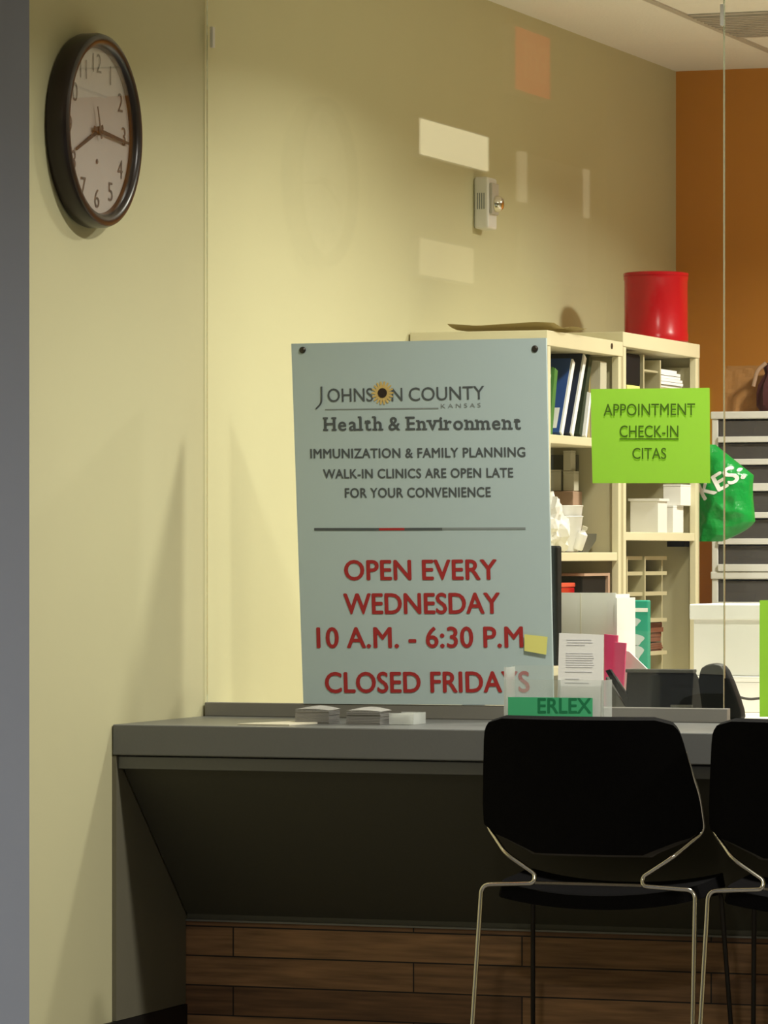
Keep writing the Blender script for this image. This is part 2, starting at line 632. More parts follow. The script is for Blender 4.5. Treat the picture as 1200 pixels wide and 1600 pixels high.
bar(508, 639, 685, 637, 1.8, M['ink_grey'])
line('K A N S A S', 689, 637.8, 751, 636.2, 6.5, M['ink_grey'], 0.003)

# slab-serif line: each letter with its own little feet
SERIF = {'H': ((0.13, 0, 1), (0.87, 0, 1)), 'l': ((0.5, 0, 1.06),), 'h': ((0.12, 0, 1.06), (0.88, 0, None)), 't': ((0.45, None, 0.74),), 'E': ((0.12, 0, 1),),
         'n': ((0.13, 0, 0.74), (0.87, 0, None)), 'i': ((0.5, 0, 0.74),), 'r': ((0.2, 0, 0.74),), 'm': ((0.07, 0, 0.74), (0.5, 0, None), (0.93, 0, None)),
         'v': ((0.1, None, 0.74), (0.9, None, 0.74)), 'a': ((0.9, 0, None),)}


def slab(text, x0, y0, x1, y1, cap, m):
    bm = bmesh.new()
    x = 0.0
    H = CAP[1] - CAP[0]
    for ch in text:
        if ch == ' ':
            x += 0.22
            continue
        b2, bb = glyphs(ch, 0.02, 1.0, 0.002)
        dx = x - bb[0]
        me = bpy.data.meshes.new('glyph')
        for v in b2.verts:
            v.co.x += dx
        wd_ = bb[1] - bb[0]
        for fx, foot, top in SERIF.get(ch, ()):
            sw = 0.135 if ch != 'm' else 0.11
            cxs = x + fx * wd_
            if foot is not None:
                box(b2, cxs - sw, cxs + sw, CAP[0] - 0.01, CAP[0] + 0.085, -0.002, 0.002)
            if top is not None:
                zt = CAP[0] + H * top
                box(b2, cxs - sw, cxs + (sw if ch in 'HEtv' else 0.04), zt - 0.085, zt + 0.01, -0.002, 0.002)
        b2.to_mesh(me)
        b2.free()
        bm.from_mesh(me)
        bpy.data.meshes.remove(me)
        x += wd_ + (0.07 if ch == 'r' else 0.14)
    xs = [v.co.x for v in bm.verts]
    p0, p1 = at_y(x0, y0, TF), at_y(x1, y1, TF)
    fit(bm, (min(xs), max(xs), 0, 1), p0, p1, (at_y(x0, y0 - cap, TF) - p0).length, PUP, base=CAP)
    return obj('lettering', bm, m, poster)


slab('Health & Environment', 505, 673, 814, 670.5, 20.5, M['ink'])
line('IMMUNIZATION & FAMILY PLANNING', 485, 716, 821, 713.5, 14.3, M['ink'], 0.022, spacing=1.06)
line('WALK-IN CLINICS ARE OPEN LATE', 505, 747.5, 802, 745.5, 14, M['ink'], 0.022, spacing=1.06)
line('FOR YOUR CONVENIENCE', 539, 777.5, 767, 776, 14.5, M['ink'], 0.022, spacing=1.06)
bar(491, 825, 592, 825, 4, M['ink'])
bar(592, 825, 632, 824.8, 4, M['red_ink'])
bar(632, 824.8, 691, 824.5, 4, M['ink'])
bar(691, 824.5, 821, 824, 3.4, M['ink_grey'])
line('OPEN EVERY', 538, 906, 777, 905, 30, M['red_ink'], 0.024, spacing=1.03)
line('WEDNESDAY', 537, 959, 782, 958, 31, M['red_ink'], 0.024)
line('10 A.M. - 6:30 P.M.', 495, 1012, 829, 1011, 31, M['red_ink'], 0.022, spacing=1.03)
line('CLOSED FRIDAYS', 508, 1082, 828, 1081, 31, M['red_ink'], 0.024, spacing=1.02)

# sticky note on the poster
bm = bmesh.new()
nc = [at_y(820, 991, PF - 0.003), at_y(856, 995, PF - 0.003), at_y(854, 1023, PF - 0.003), at_y(820, 1017, PF - 0.003)]
prism(bm, nc, lambda p: Vector((p.x, PF - 0.006, p.z)), lambda p: Vector((p.x, PF - 0.0052, p.z)))
bmesh.ops.recalc_face_normals(bm, faces=bm.faces)
tag(obj('sticky_note', bm, M['yellow']), 'small pale yellow sticky note at right edge of the poster', 'note')


# ------------------------------------------------------------------ lime sheets taped to the glass
def curl_sheet(corners, y, bulge, n=14):
    bm = bmesh.new()
    tl, tr, br_, bl = [Vector(c) for c in corners]
    g = []
    for i in range(n + 1):
        row = []
        for j in range(n + 1):
            u, v = j / n, i / n
            p = (tl * (1 - u) + tr * u) * (1 - v) + (bl * (1 - u) + br_ * u) * v
            row.append(bm.verts.new((p.x, y - bulge * (math.sin(math.pi * v) * 0.7 + 0.35 * v * v) * (0.6 + 0.4 * math.sin(math.pi * u)) - 0.5 * bulge * max(0, u - 0.85) / 0.15 * max(0, 0.15 - v) / 0.15, p.z)))
        g.append(row)
    for i in range(n):
        for j in range(n):
            bm.faces.new((g[i][j], g[i + 1][j], g[i + 1][j + 1], g[i][j + 1]))
    bmesh.ops.solidify(bm, geom=bm.faces[:], thickness=0.0006)
    bmesh.ops.recalc_face_normals(bm, faces=bm.faces)
    return bm


SY = 0.603
sign = thing('lime_sign', 'lime green paper sheet lettered APPOINTMENT CHECK-IN CITAS on the glass', 'sign', (1.2, 0.6, 1.3))
obj('sheet', curl_sheet([at_y(923, 608, SY), at_y(1109, 606, SY), at_y(1110, 755, SY), at_y(926, 755, SY)], SY, 0.004), M['lime'], sign, True)
for s, a, b, y0, y1, cap in (('APPOINTMENT', 943, 1086, 649.5, 648.5, 18), ('CHECK-IN', 968, 1060, 683, 683, 18), ('CITAS', 988, 1041, 717, 717, 17)):
    line(s, a, y0, b, y1, cap, M['lime_ink'], 0.006, parent=sign, yplane=SY - 0.0065)
bar(968, 685, 1060, 685, 1.8, M['lime_ink'], 'underline', sign, SY - 0.0065)
SH = [at_y(1187, 938, SY), at_y(1325, 936, SY), at_y(1325, 1120, SY), at_y(1187, 1120, SY)]
tag(obj('lime_sign', curl_sheet(SH, SY, 0.004), M['lime'], smooth=True), 'tall lime green sheet cut off at the right side behind the second chair', 'sign')

# ------------------------------------------------------------------ wall clock
CC = at_x(131, 205, 0.0)
clock = thing('wall_clock', 'large round wall clock with dark rim and pale face on the beige wall', 'clock', (0, CC.y, CC.z))
R0, DEP = 0.237, 0.060
bm = bmesh.new()
lathe(bm, [(R0 - 0.012, 0.001), (R0 - 0.004, 0.003), (R0, 0.012), (R0, DEP - 0.014), (R0 - 0.004, DEP - 0.004), (R0 - 0.012, DEP), (R0 - 0.024, DEP - 0.002), (R0 - 0.032, DEP - 0.010), (R0 - 0.036, DEP - 0.025)], CC, 'X', 72, False)
obj('rim', bm, M['clockrim'], clock, True, 'dark brown-black rim')
bm = bmesh.new()
lathe(bm, [(0.0, DEP - 0.026), (R0 - 0.030, DEP - 0.026), (R0 - 0.030, DEP - 0.030)], CC, 'X', 64)
face = obj('dial', bm, M['clockface'], clock)
FX = DEP - 0.0245


def ck(r, deg, x=FX):
    t = math.radians(deg)
    return Vector((CC.x + x, CC.y + r * math.sin(t), CC.z + r * math.cos(t)))


for k in range(1, 13):
    bm, bb = glyphs(str(k), -0.004, 0.95, 0.0)
    ctr = ck(0.165, k * 30)
    h = 0.046
    wdt = h * (bb[1] - bb[0]) / (bb[3] - bb[2]) * 1.05
    fit(bm, bb, ctr - Vector((0, wdt / 2, h / 2)), ctr - Vector((0, -wdt / 2, h / 2)), h, (0, 0, 1))
    obj('numeral', bm, M['clockink'], face)
bm = bmesh.new()
lathe(bm, [(0, 0.0006), (0.006, 0.0006), (0.006, 0)], ck(0.075, 180), 'X', 12)
obj('mark', bm, M['clockink'], face)


def hand(deg, length, tail, w0, w1, x):
    t = math.radians(deg)
    d = Vector((0, math.sin(t), math.cos(t)))
    s = Vector((0, math.cos(t), -math.sin(t)))
    o = CC + Vector((x, 0, 0))
    bm = bmesh.new()
    pts = [o - d * tail + s * w0, o + d * length + s * w1, o + d * length - s * w1, o - d * tail - s * w0]
    prism(bm, pts, lambda p: p.copy(), lambda p: p + Vector((0.0015, 0, 0)))
    bmesh.ops.recalc_face_normals(bm, faces=bm.faces)
    return bm


obj('hour_hand', hand(247, 0.145, 0.03, 0.006, 0.0035, FX + 0.003), M['hand'], clock)
obj('minute_hand', hand(95, 0.185, 0.035, 0.006, 0.003, FX + 0.006), M['hand'], clock)
obj('second_hand', hand(342, 0.06, 0.02, 0.004, 0.002, FX + 0.009), M['clockink'], clock)
bm = bmesh.new()
lathe(bm, [(0.011, 0), (0.011, 0.008), (0.0, 0.010)], CC + Vector((FX + 0.002, 0, 0)), 'X', 20)
obj('hub', bm, M['hand'], clock)
cover = bmesh.new()
lathe(cover, [(0, DEP - 0.010), (R0 - 0.031, DEP - 0.0112), (R0 - 0.031, DEP - 0.0132), (0, DEP - 0.012)], CC, 'X', 48)
obj('glass_cover', cover, M['pane'], clock, True)

# ------------------------------------------------------------------ alarm on the wall
A0, A1 = at_x(738, 276, 0.0), at_x(738, 357, 0.0)
alarm = thing('alarm_sounder', 'small white alarm box with silver dome on the beige wall', 'alarm', (0, A0.y + 0.05, A1.z))
obj('housing', bevel(boxes((0.001, 0.048, A0.y + 0.01, A0.y + 0.10, A1.z, A0.z)), 0.008, 3), M['white_plastic'], alarm)
obj('lens_plate', bevel(boxes((0.047, 0.058, A0.y + 0.022, A0.y + 0.088, A1.z + 0.045, A0.z - 0.018)), 0.003), M['grid'], alarm, label='grey lens plate')
bm = bmesh.new()
lathe(bm, [(0.026, 0.0), (0.026, 0.004), (0.023, 0.016), (0.015, 0.024), (0.0, 0.027)], (0.057, A0.y + 0.055, (A0.z + A1.z) / 2 - 0.002), 'X', 28)
obj('dome', bm, M['chrome'], alarm, True, 'shiny silver dome')
bm = bmesh.new()
for k in range(4):
    box(bm, 0.012 + 0.007 * k, 0.015 + 0.007 * k, A0.y + 0.0092, A0.y + 0.0102, A1.z + 0.06, A1.z + 0.11)
obj('side_marks', bm, M['ink_grey'], alarm)

# ------------------------------------------------------------------ things on the waiting-side wall that the glass mirrors


def mirrored(px, py):
    p = at_x(px, py, 0.0)
    return 2 * 0.606 - p.y, p.z


def lit_panel(px0, py0, py1, px1, m, label):
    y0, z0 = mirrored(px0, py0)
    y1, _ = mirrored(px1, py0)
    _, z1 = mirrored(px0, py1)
    t = thing('wall_lit_panel', label, 'wall light', (0, (y0 + y1) / 2, z1))
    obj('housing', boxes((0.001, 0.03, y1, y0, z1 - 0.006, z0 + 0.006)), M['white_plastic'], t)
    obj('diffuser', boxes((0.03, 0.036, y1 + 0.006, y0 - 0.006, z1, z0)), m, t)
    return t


lit_panel(638, 185, 240, 745, emit('bright_lamp_diffuser', (255, 244, 200), 6.2), 'long bright wall light mirrored in the glass above the poster')
lit_panel(638, 372, 428, 722, emit('dim_glow', (255, 238, 188), 1.7), 'dim glowing panel added to show a faint reflection in the glass')  # no lamp: glowing panel added for the faint lower reflection
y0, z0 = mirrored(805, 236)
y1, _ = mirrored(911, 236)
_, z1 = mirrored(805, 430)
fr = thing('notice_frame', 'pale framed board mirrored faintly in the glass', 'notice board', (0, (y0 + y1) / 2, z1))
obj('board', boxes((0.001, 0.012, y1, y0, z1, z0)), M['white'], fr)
strip = emit('strip_glow', (255, 236, 196), 1.6)  # glow added to the board's ends so they mirror faintly
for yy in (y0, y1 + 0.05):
    obj('glow_strip', boxes((0.001, 0.02, yy - 0.05, yy, z0 - 0.16, z0)), strip, fr)
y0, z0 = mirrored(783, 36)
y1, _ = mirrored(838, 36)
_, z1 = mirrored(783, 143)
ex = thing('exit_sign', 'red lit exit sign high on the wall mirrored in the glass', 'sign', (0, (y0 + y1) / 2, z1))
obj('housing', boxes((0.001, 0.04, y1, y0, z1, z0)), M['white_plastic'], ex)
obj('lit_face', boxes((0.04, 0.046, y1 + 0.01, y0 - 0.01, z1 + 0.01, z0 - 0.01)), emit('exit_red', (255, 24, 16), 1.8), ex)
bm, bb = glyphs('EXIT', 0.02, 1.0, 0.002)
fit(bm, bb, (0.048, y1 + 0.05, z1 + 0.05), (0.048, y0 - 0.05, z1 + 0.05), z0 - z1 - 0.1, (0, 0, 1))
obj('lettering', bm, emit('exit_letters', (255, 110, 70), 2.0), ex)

# ------------------------------------------------------------------ ceiling grille
vy0, vy1 = at_y(1100, 46, 4.0), at_y(1100, 11, 4.0)
vent = thing('ceiling_grille', 'dark grey grille set into the white ceiling tiles', 'vent', (0.95, 3.75, CEIL))
obj('backing', boxes((0.495, 1.69, 3.50, 4.09, CEIL - 0.005, CEIL - 0.001)), M['vent'], vent)
for k in range(13):
    yk = 3.53 + k * 0.044
    bm = bmesh.new()
    box(bm, 0.50, 1.68, yk, yk + 0.02, CEIL - 0.012, CEIL - 0.004)
    obj('slat', bm, M['vent'], vent)

# ------------------------------------------------------------------ shelving units
SX = 0.43
YA, YB, YC = 2.205, 2.975, 3.855
TOPA, TOPB = 1.918, 1.950


def shelf_unit(y0, y1, top, zs, label):
    t = thing('shelving_unit', label, 'shelving', (SX / 2, (y0 + y1) / 2, 0))
    for ya, yb in ((y0, y0 + 0.012), (y1 - 0.012, y1)):
        obj('side_panel', boxes((0.006, SX, ya, yb, 0, top - 0.0455)), M['cream_shade'], t)
    for ya, yb in ((y0 + 0.0122, y0 + 0.04), (y1 - 0.04, y1 - 0.0122)):
        obj('post', bevel(boxes((SX - 0.022, SX, ya, yb, 0, top - 0.046)), 0.002), M['cream'], t)
    obj('back_panel', boxes((0.006, 0.014, y0 + 0.012, y1 - 0.012, 0.02, top - 0.0455)), M['cream_shade'], t)
    obj('top_panel', bevel(boxes((0.006, SX + 0.002, y0, y1, top - 0.045, top)), 0.002), M['cream'], t)
    for z, nm in zs:
        obj('shelf', bevel(boxes((0.014, SX - 0.024, y0 + 0.013, y1 - 0.013, z - 0.024, z), (SX - 0.024, SX - 0.004, y0 + 0.041, y1 - 0.041, z - 0.026, z)), 0.002), M['cream'], t)
    obj('plinth', boxes((0.02, SX - 0.01, y0 + 0.013, y1 - 0.013, 0, 0.06)), M['cream'], t)
    return t


ZA1 = at_x(880, 680, SX).z      # shelf under the binders
ZA2 = at_x(880, 863, SX).z      # shelf under the cups
ZA3 = 0.93
ZB1, ZB2, ZB3 = 1.62, at_x(1030, 832, SX).z, 0.86
ua = shelf_unit(YA, YB, TOPA, [(ZA1, 'a'), (ZA2, 'b'), (ZA3, 'c'), (0.5, 'd'), (0.1, 'e')], 'cream metal shelving unit with blue binders, half hidden behind the poster')
ub = shelf_unit(YB + 0.003, YC, TOPB, [(ZB1, 'a'), (ZB2, 'b'), (ZB3, 'c'), (0.45, 'd'), (0.1, 'e')], 'cream metal shelving unit with the red tub on top')
c = at_x(959, 533, SX + 0.003)
bm = bmesh.new()
lathe(bm, [(0, 0.0), (0.009, 0.0), (0.009, -0.002)], (SX + 0.004, c.y - 0.02, TOPA - 0.018), 'X', 14)
obj('rivet', bm, M['screw'], ua)
bm = boxes((SX - 0.09, SX - 0.03, YC - 0.07, YC - 0.0125, ZB2 - 0.045, ZB2 - 0.027))
obj('bracket', bm, M['black'], ub)

# red tub on top
rb = at_x(1025, 520, 0.315)
tub = thing('red_tub', 'glossy red round tub on top of the far shelving unit', 'tub', (0.315, rb.y, TOPB))
tr_ = 0.106
bm = bmesh.new()
lathe(bm, [(tr_ - 0.006, TOPB + 0.001), (tr_, TOPB + 0.006), (tr_, TOPB + 0.03), (tr_ - 0.002, TOPB + 0.034), (tr_ - 0.002, TOPB + 0.204), (tr_, TOPB + 0.208), (tr_, TOPB + 0.218)], (0.315, rb.y, 0), 'Z', 56)
obj('body', bm, M['red'], tub, True)
bm = bmesh.new()
lathe(bm, [(tr_ + 0.001, TOPB + 0.2185), (tr_ + 0.001, TOPB + 0.228), (tr_ - 0.006, TOPB + 0.231), (0.0, TOPB + 0.229)], (0.315, rb.y, 0), 'Z', 56)
obj('lid', bm, M['red'], tub, True)


# loose papers on top of the near unit
def wavy_sheet(x0, x1, y0, y1, z, amp, seed, n=18, th=0.0012):
    bm = bmesh.new()
    g = []
    for i in range(n + 1):
        row = []
        for j in range(n + 1):
            u, v = i / n, j / n
            p = Vector((x0 + (x1 - x0) * u, y0 + (y1 - y0) * v, 0))
            e = 0.012 * noise.noise(Vector((p.x * 14, p.y * 14, seed)))
            edge = max(abs(u - 0.5), abs(v - 0.5)) * 2
            zz = z + amp * max(0, edge - 0.5) * 2 * (0.55 + 0.75 * noise.noise(Vector((p.x * 8, p.y * 8, seed + 3.1))))
            row.append(bm.verts.new((p.x + e, p.y + e * 0.7, max(z, zz))))
        g.append(row)
    for i in range(n):
        for j in range(n):
            bm.faces.new((g[i][j], g[i + 1][j], g[i + 1][j + 1], g[i][j + 1]))
    bmesh.ops.solidify(bm, geom=bm.faces[:], thickness=-th)
    bmesh.ops.recalc_face_normals(bm, faces=bm.faces)
    return bm


tag(obj('curled_chart', wavy_sheet(0.12, SX + 0.02, YA + 0.01, YA + 0.36, TOPA + 0.004, 0.022, 1.7), M['tan'], smooth=True), 'tan curled sheet of card lying on top of the near shelving unit', 'paper')

# ---- binders leaning in the top compartment of the near unit


def leaning(name, label, cat, px_foot, px_top, py_top, thick_px, xf, depth, zf, cover, edge, group=None, plate=False):
    """a folder standing on its shelf with its spine to the room, tilted back along the shelf"""
    f = at_x(px_foot, 678, xf)
    tp = at_x(px_top, py_top, xf)
    th = abs(at_x(px_foot + thick_px, 678, xf).y - f.y)
    d = Vector((0, tp.y - f.y, tp.z - zf))
    L = d.length
    ang = math.atan2(d.y, d.z)
    t = thing(name, label, cat, (xf - depth / 2, f.y, zf), group)
    rot = Matrix.Rotation(-ang, 3, 'X')
    pv = (xf, f.y + th, zf + 0.001)
    lift = 0.0
    bm = bmesh.new()
    box(bm, xf - depth, xf - 0.006, f.y, f.y + th, zf + 0.001, zf + L, rot, pv)
    obj('cover', bm, cover, t)
    bm = bmesh.new()
    box(bm, xf - 0.0058, xf, f.y + 0.001, f.y + th - 0.001, zf + 0.002, zf + L - 0.002, rot, pv)
    obj('spine', bm, edge, t)
    if plate:
        bm = bmesh.new()
        box(bm, xf - 0.060, xf - 0.016, f.y - 0.0012, f.y - 0.0004, zf + 0.015, zf + 0.085, rot, pv)
        obj('paper_label', bm, M['white'], t, label='white paper label')
    return t


G = 'folders leaning in the top of the near shelving unit'
leaning('folder', 'pale folder nearest the poster edge on the binder shelf', 'folder', 852, 858, 584, 3, SX - 0.045, 0.24, ZA1, M['offwhite'], M['offwhite'], G)
leaning('folder', 'green folder leaning left of the blue binder', 'folder', 858, 867, 578, 5, SX - 0.045, 0.25, ZA1, M['green_binder'], M['green_binder'], G)
leaning('binder', 'bright blue binder with a white spine edge and label on the shelf', 'binder', 876, 895, 566, 4, SX - 0.045, 0.27, ZA1, M['blue_binder'], M['paper'], G, True)
leaning('binder', 'navy binder with a white spine edge right of the bright blue one', 'binder', 892, 913, 559, 4, SX - 0.045, 0.27, ZA1, M['navy'], M['paper'], G)
leaning('folder', 'dark green folder leaning right of the navy binder', 'folder', 904, 921, 560, 5, SX - 0.05, 0.25, ZA1, M['dkgreen'], M['dkgreen'], G)
leaning('folder', 'short pale grey booklet at foot of the dark green folder', 'folder', 914, 922, 616, 3, SX - 0.04, 0.20, ZA1, M['paper'], M['paper'], G)
leaning('folder', 'olive tan folder standing behind the lime sheet corner', 'folder', 919, 922, 560, 4, SX - 0.06, 0.24, ZA1, M['tan'], M['tan'], G)
leaning('file_box', 'pale grey file box at the far end of the binders', 'box', 937, 938, 564, 10, SX - 0.03, 0.24, ZA1, M['greybox'], M['greybox'])
p0 = at_x(857, 563, 0.20)
tag(obj('red_box', bevel(boxes((0.06, 0.20, YA + 0.05, YA + 0.12, ZA1, ZA1 + 0.26)), 0.003), M['brown']), 'dull red box at the back of the binder shelf', 'box')

# ---- second compartment: little boxes, cups, crumpled bag


def block(px0, px1, py0, z0, yf, depth, m, label, group=None):
    a, b = at_y(px0, py0, yf), at_y(px1, py0, yf)
    t = thing('small_carton', label, 'carton', ((a.x + b.x) / 2, yf + depth / 2, z0), group)
    h = min(0.006, (a.z - z0) * 0.2)
    obj('box_body', bevel(boxes((a.x, b.x, yf, yf + depth, z0, a.z - h)), 0.0015), m, t)
    obj('lid_flap', bevel(boxes((a.x - 0.0005, b.x + 0.0005, yf - 0.001, yf + depth, a.z - h + 0.0004, a.z)), 0.001), m, t)
    return a.z


CYF = 2.86
zb = at_y(875, 767, CYF).z
tag(obj('brown_box', bevel(boxes((0.03, at_y(896, 780, CYF - 0.01).x, CYF - 0.012, YB - 0.034, ZA2 + 0.0005, zb - 0.001)), 0.003), M['pinkish']), 'pinkish brown box under the small pale cartons', 'box')
tag(obj('shade_card', bevel(boxes((0.02, at_y(902, 740, YB - 0.033).x, YB - 0.032, YB - 0.0135, ZA2 + 0.0005, ZA1 - 0.045)), 0.002), M['laminate_dark']), 'flat dark olive card added as shade behind the small pale cartons', 'carton')  # dark card added in place of the shade behind the cartons
GC = 'small pale cartons on the brown box'
block(857, 876, 734, zb, CYF, 0.05, M['greybox'], 'small pale carton nearest the poster on the brown box', GC)
zc = block(880, 897, 736, zb, CYF, 0.05, M['greybox'], 'small pale carton under the single top carton', GC)
block(880, 892, 704, zc + 0.0005, CYF, 0.05, M['greybox'], 'single pale carton topmost of the small carton stack', GC)

cupc = at_x(889, 850, 0.345)
for i, (dz, lab) in enumerate(((0.0, 'white foam cup at the bottom of the cup stack'), (0.032, 'white foam cup topmost of the cup stack'))):
    bm = bmesh.new()
    h, rb_, rt = 0.105, 0.028, 0.042
    z0 = ZA2 + 0.0008 + dz * 1.0
    lathe(bm, [(0, z0 + 0.003 + (0.0 if i == 0 else 0.002)), (rb_, z0 + 0.002), (rt, z0 + h), (rt + 0.003, z0 + h + 0.003), (rt, z0 + h + 0.005), (rt - 0.003, z0 + h), (rb_ - 0.003 + 0.002 * i, z0 + 0.006), (0, z0 + 0.006)], (0.345, cupc.y, 0), 'Z', 32)
    tag(obj('foam_cup', bm, M['white_plastic'], smooth=True), lab, 'cup', 'foam cups on the shelf')


def lump(c, r, seed, squash=(1, 1, 1), amp=0.35, sub=4, freq=2.2, flat=0.5):
    bm = bmesh.new()
    bmesh.ops.create_icosphere(bm, subdivisions=sub, radius=1.0)
    for v in bm.verts:
        n = v.co.normalized()
        k = 1 + amp * noise.noise(n * freq + Vector((seed, seed * 2, 0))) + amp * 0.5 * noise.noise(n * freq * 2.7 + Vector((0, seed, seed)))
        p = n * k
        v.co = Vector((c[0] + p.x * r * squash[0], c[1] + p.y * r * squash[1], c[2] + max(-flat, p.z) * r * squash[2]))
    return bm


tag(obj('crumpled_bag', lump((0.30, at_x(862, 830, 0.30).y - 0.085, ZA2 + 0.085), 0.075, 3.0, (0.9, 1.1, 1.35), 0.4, flat=0.82), M['white_plastic']), 'crumpled white plastic bag left of the foam cups', 'bag')
bt = at_x(907, 858, 0.385)
bottle = thing('small_bottle', 'tiny white bottle lying beside the foam cups', 'bottle', (0.375, bt.y, ZA2))
bm = bmesh.new()
lathe(bm, [(0, -0.03), (0.014, -0.03), (0.016, -0.026), (0.016, 0.02), (0.007, 0.028), (0.007, 0.034)], (0, 0, 0), 'Z', 20)
bmesh.ops.rotate(bm, verts=bm.verts, matrix=Matrix.Rotation(math.radians(20), 3, 'Y'))
bmesh.ops.translate(bm, verts=bm.verts, vec=(0.385, bt.y, ZA2 + 0.037))
obj('body', bm, M['white_plastic'], bottle, True)
bm = bmesh.new()
lathe(bm, [(0.0, 0.034), (0.009, 0.034), (0.009, 0.044), (0, 0.045)], (0, 0, 0), 'Z', 20)
bmesh.ops.rotate(bm, verts=bm.verts, matrix=Matrix.Rotation(math.radians(20), 3, 'Y'))
bmesh.ops.translate(bm, verts=bm.verts, vec=(0.385, bt.y, ZA2 + 0.037))
obj('cap', bm, M['greybox'], bottle)
a, b = at_x(908, 862, 0.36), at_x(929, 834, 0.36)
bm = bmesh.new()
prism(bm, [(a.y, ZA2 + 0.001), (a.y + 0.06, ZA2 + 0.001), (b.y, b.z - 0.02), (b.y + 0.006, b.z), (a.y + 0.05, b.z)], lambda p: Vector((0.345, p[0], p[1])), lambda p: Vector((0.365, p[0], p[1])))
bmesh.ops.recalc_face_normals(bm, faces=bm.faces)
tag(obj('brown_card', bm, M['laminate_dark']), 'dark tan wedge of card leaning right of the tiny bottle', 'card')

# ---- third compartment: stacked papers, red box, dark tray
z925 = at_x(900, 927, 0.40).z
bm = bmesh.new()
zz = ZA3
k = 0
while zz < z925 - 0.004:
    h = rnd.uniform(0.012, 0.02)
    j = rnd.uniform(-0.006, 0.006)
    box(bm, 0.10, 0.395 + j, YA + 0.16 + j, YB - 0.07 + j * 2, zz + 0.0004, min(zz + h, z925 - 0.003))
    zz += h
tag(obj('paper_stack', bm, M['pinkish']), 'flat stack of tan folders under the red box and dark tray', 'papers')
a, b = at_x(870, 911, 0.395), at_x(903, 911, 0.395)
rbx = thing('red_case', 'small red case lying in the lower shelf beside the dark tray', 'case', (0.3, (a.y + b.y) / 2, z925))
obj('case_body', bevel(boxes((0.26, 0.385, a.y, b.y, z925 - 0.002, z925 + 0.018)), 0.004), M['red'], rbx)
obj('case_lid', bevel(boxes((0.258, 0.387, a.y - 0.002, b.y + 0.002, z925 + 0.0185, a.z)), 0.003), mat('coral_red', (214, 84, 62), 0.4), rbx)
a, b = at_x(911, 900, 0.41), at_x(951, 900, 0.41)
dt = thing('dark_tray', 'dark open tray with pale rim lying on the tan folders', 'tray', (0.3, (a.y + b.y) / 2, z925))
zt = at_x(950, 895, 0.41).z
obj('tray_well', bevel(boxes((0.23, 0.406, a.y + 0.008, b.y - 0.02, z925 - 0.001, zt - 0.010)), 0.003), M['black'], dt)
bm = boxes((0.22, 0.414, b.y - 0.019, b.y, z925 - 0.001, zt), (0.22, 0.414, a.y, b.y - 0.0192, zt - 0.009, zt - 0.001))
obj('tray_rim', bm, M['pinkish'], dt, label='pale tan rim')

# ---- far unit, top compartment: paper sorter, paper pile, yellow pad
ys = [at_x(px, 580, 0.405).y for px in (1006, 1032, 1078)]
zt = at_x(1006, 554, 0.405).z
sort = thing('letter_tray', 'beige letter tray with upright dividers on the top shelf', 'tray', (0.2, (ys[0] + ys[2]) / 2, ZB1))
for i, yy in enumerate(ys):
    obj('divider', boxes((0.14, 0.405, yy - 0.006, yy + 0.006, ZB1 + 0.001, zt - 0.01 * i)), M['sorter'], sort)
zp = at_x(1050, 606, 0.405).z
for ya, yb, zz in ((ys[0], ys[1], at_x(1018, 578, 0.405).z), (ys[1], ys[2], zp), (ys[0], ys[1], zp - 0.03)):
    obj('tray_floor', boxes((0.14, 0.398, ya + 0.0065, yb - 0.0065, zz - 0.006, zz)), M['sorter'], sort)
bm = bmesh.new()
for k in range(6):
    j = rnd.uniform(-0.008, 0.008)
    box(bm, 0.16 + j, 0.392 + j, ys[1] + 0.012, ys[2] - 0.03 - abs(j) - 0.010 * k, zp + 0.0005 + k * 0.010, zp + 0.009 + k * 0.010)
tag(obj('paper_pile', bm, M['paper']), 'white paper pile in the letter tray on the top shelf', 'papers')
a, b = at_x(980, 601, 0.405), at_x(1000, 601, 0.405)
tag(obj('yellow_pad', bevel(boxes((0.18, 0.405, a.y, b.y, ZB1, a.z)), 0.002), M['yellow']), 'yellow pad stack at left of the letter tray', 'pad')
bc0, bc1 = at_x(980, 560, 0.40), at_x(1003, 560, 0.40)
tag(obj('black_case', bevel(boxes((0.19, 0.397, bc0.y, ys[0] - 0.009, a.z + 0.0005, at_x(980, 551, 0.40).z)), 0.008, 3), M['black']), 'black case standing on the yellow pad in the top shelf', 'case')
tag(obj('shade_block', bevel(boxes((0.018, 0.095, ys[0] + 0.01, YC - 0.045, ZB1 + 0.0005, ZB1 + 0.262)), 0.004), M['dkgreen']), 'dark green block added as shade behind the letter tray', 'box')  # block added to darken the upper compartment like shade

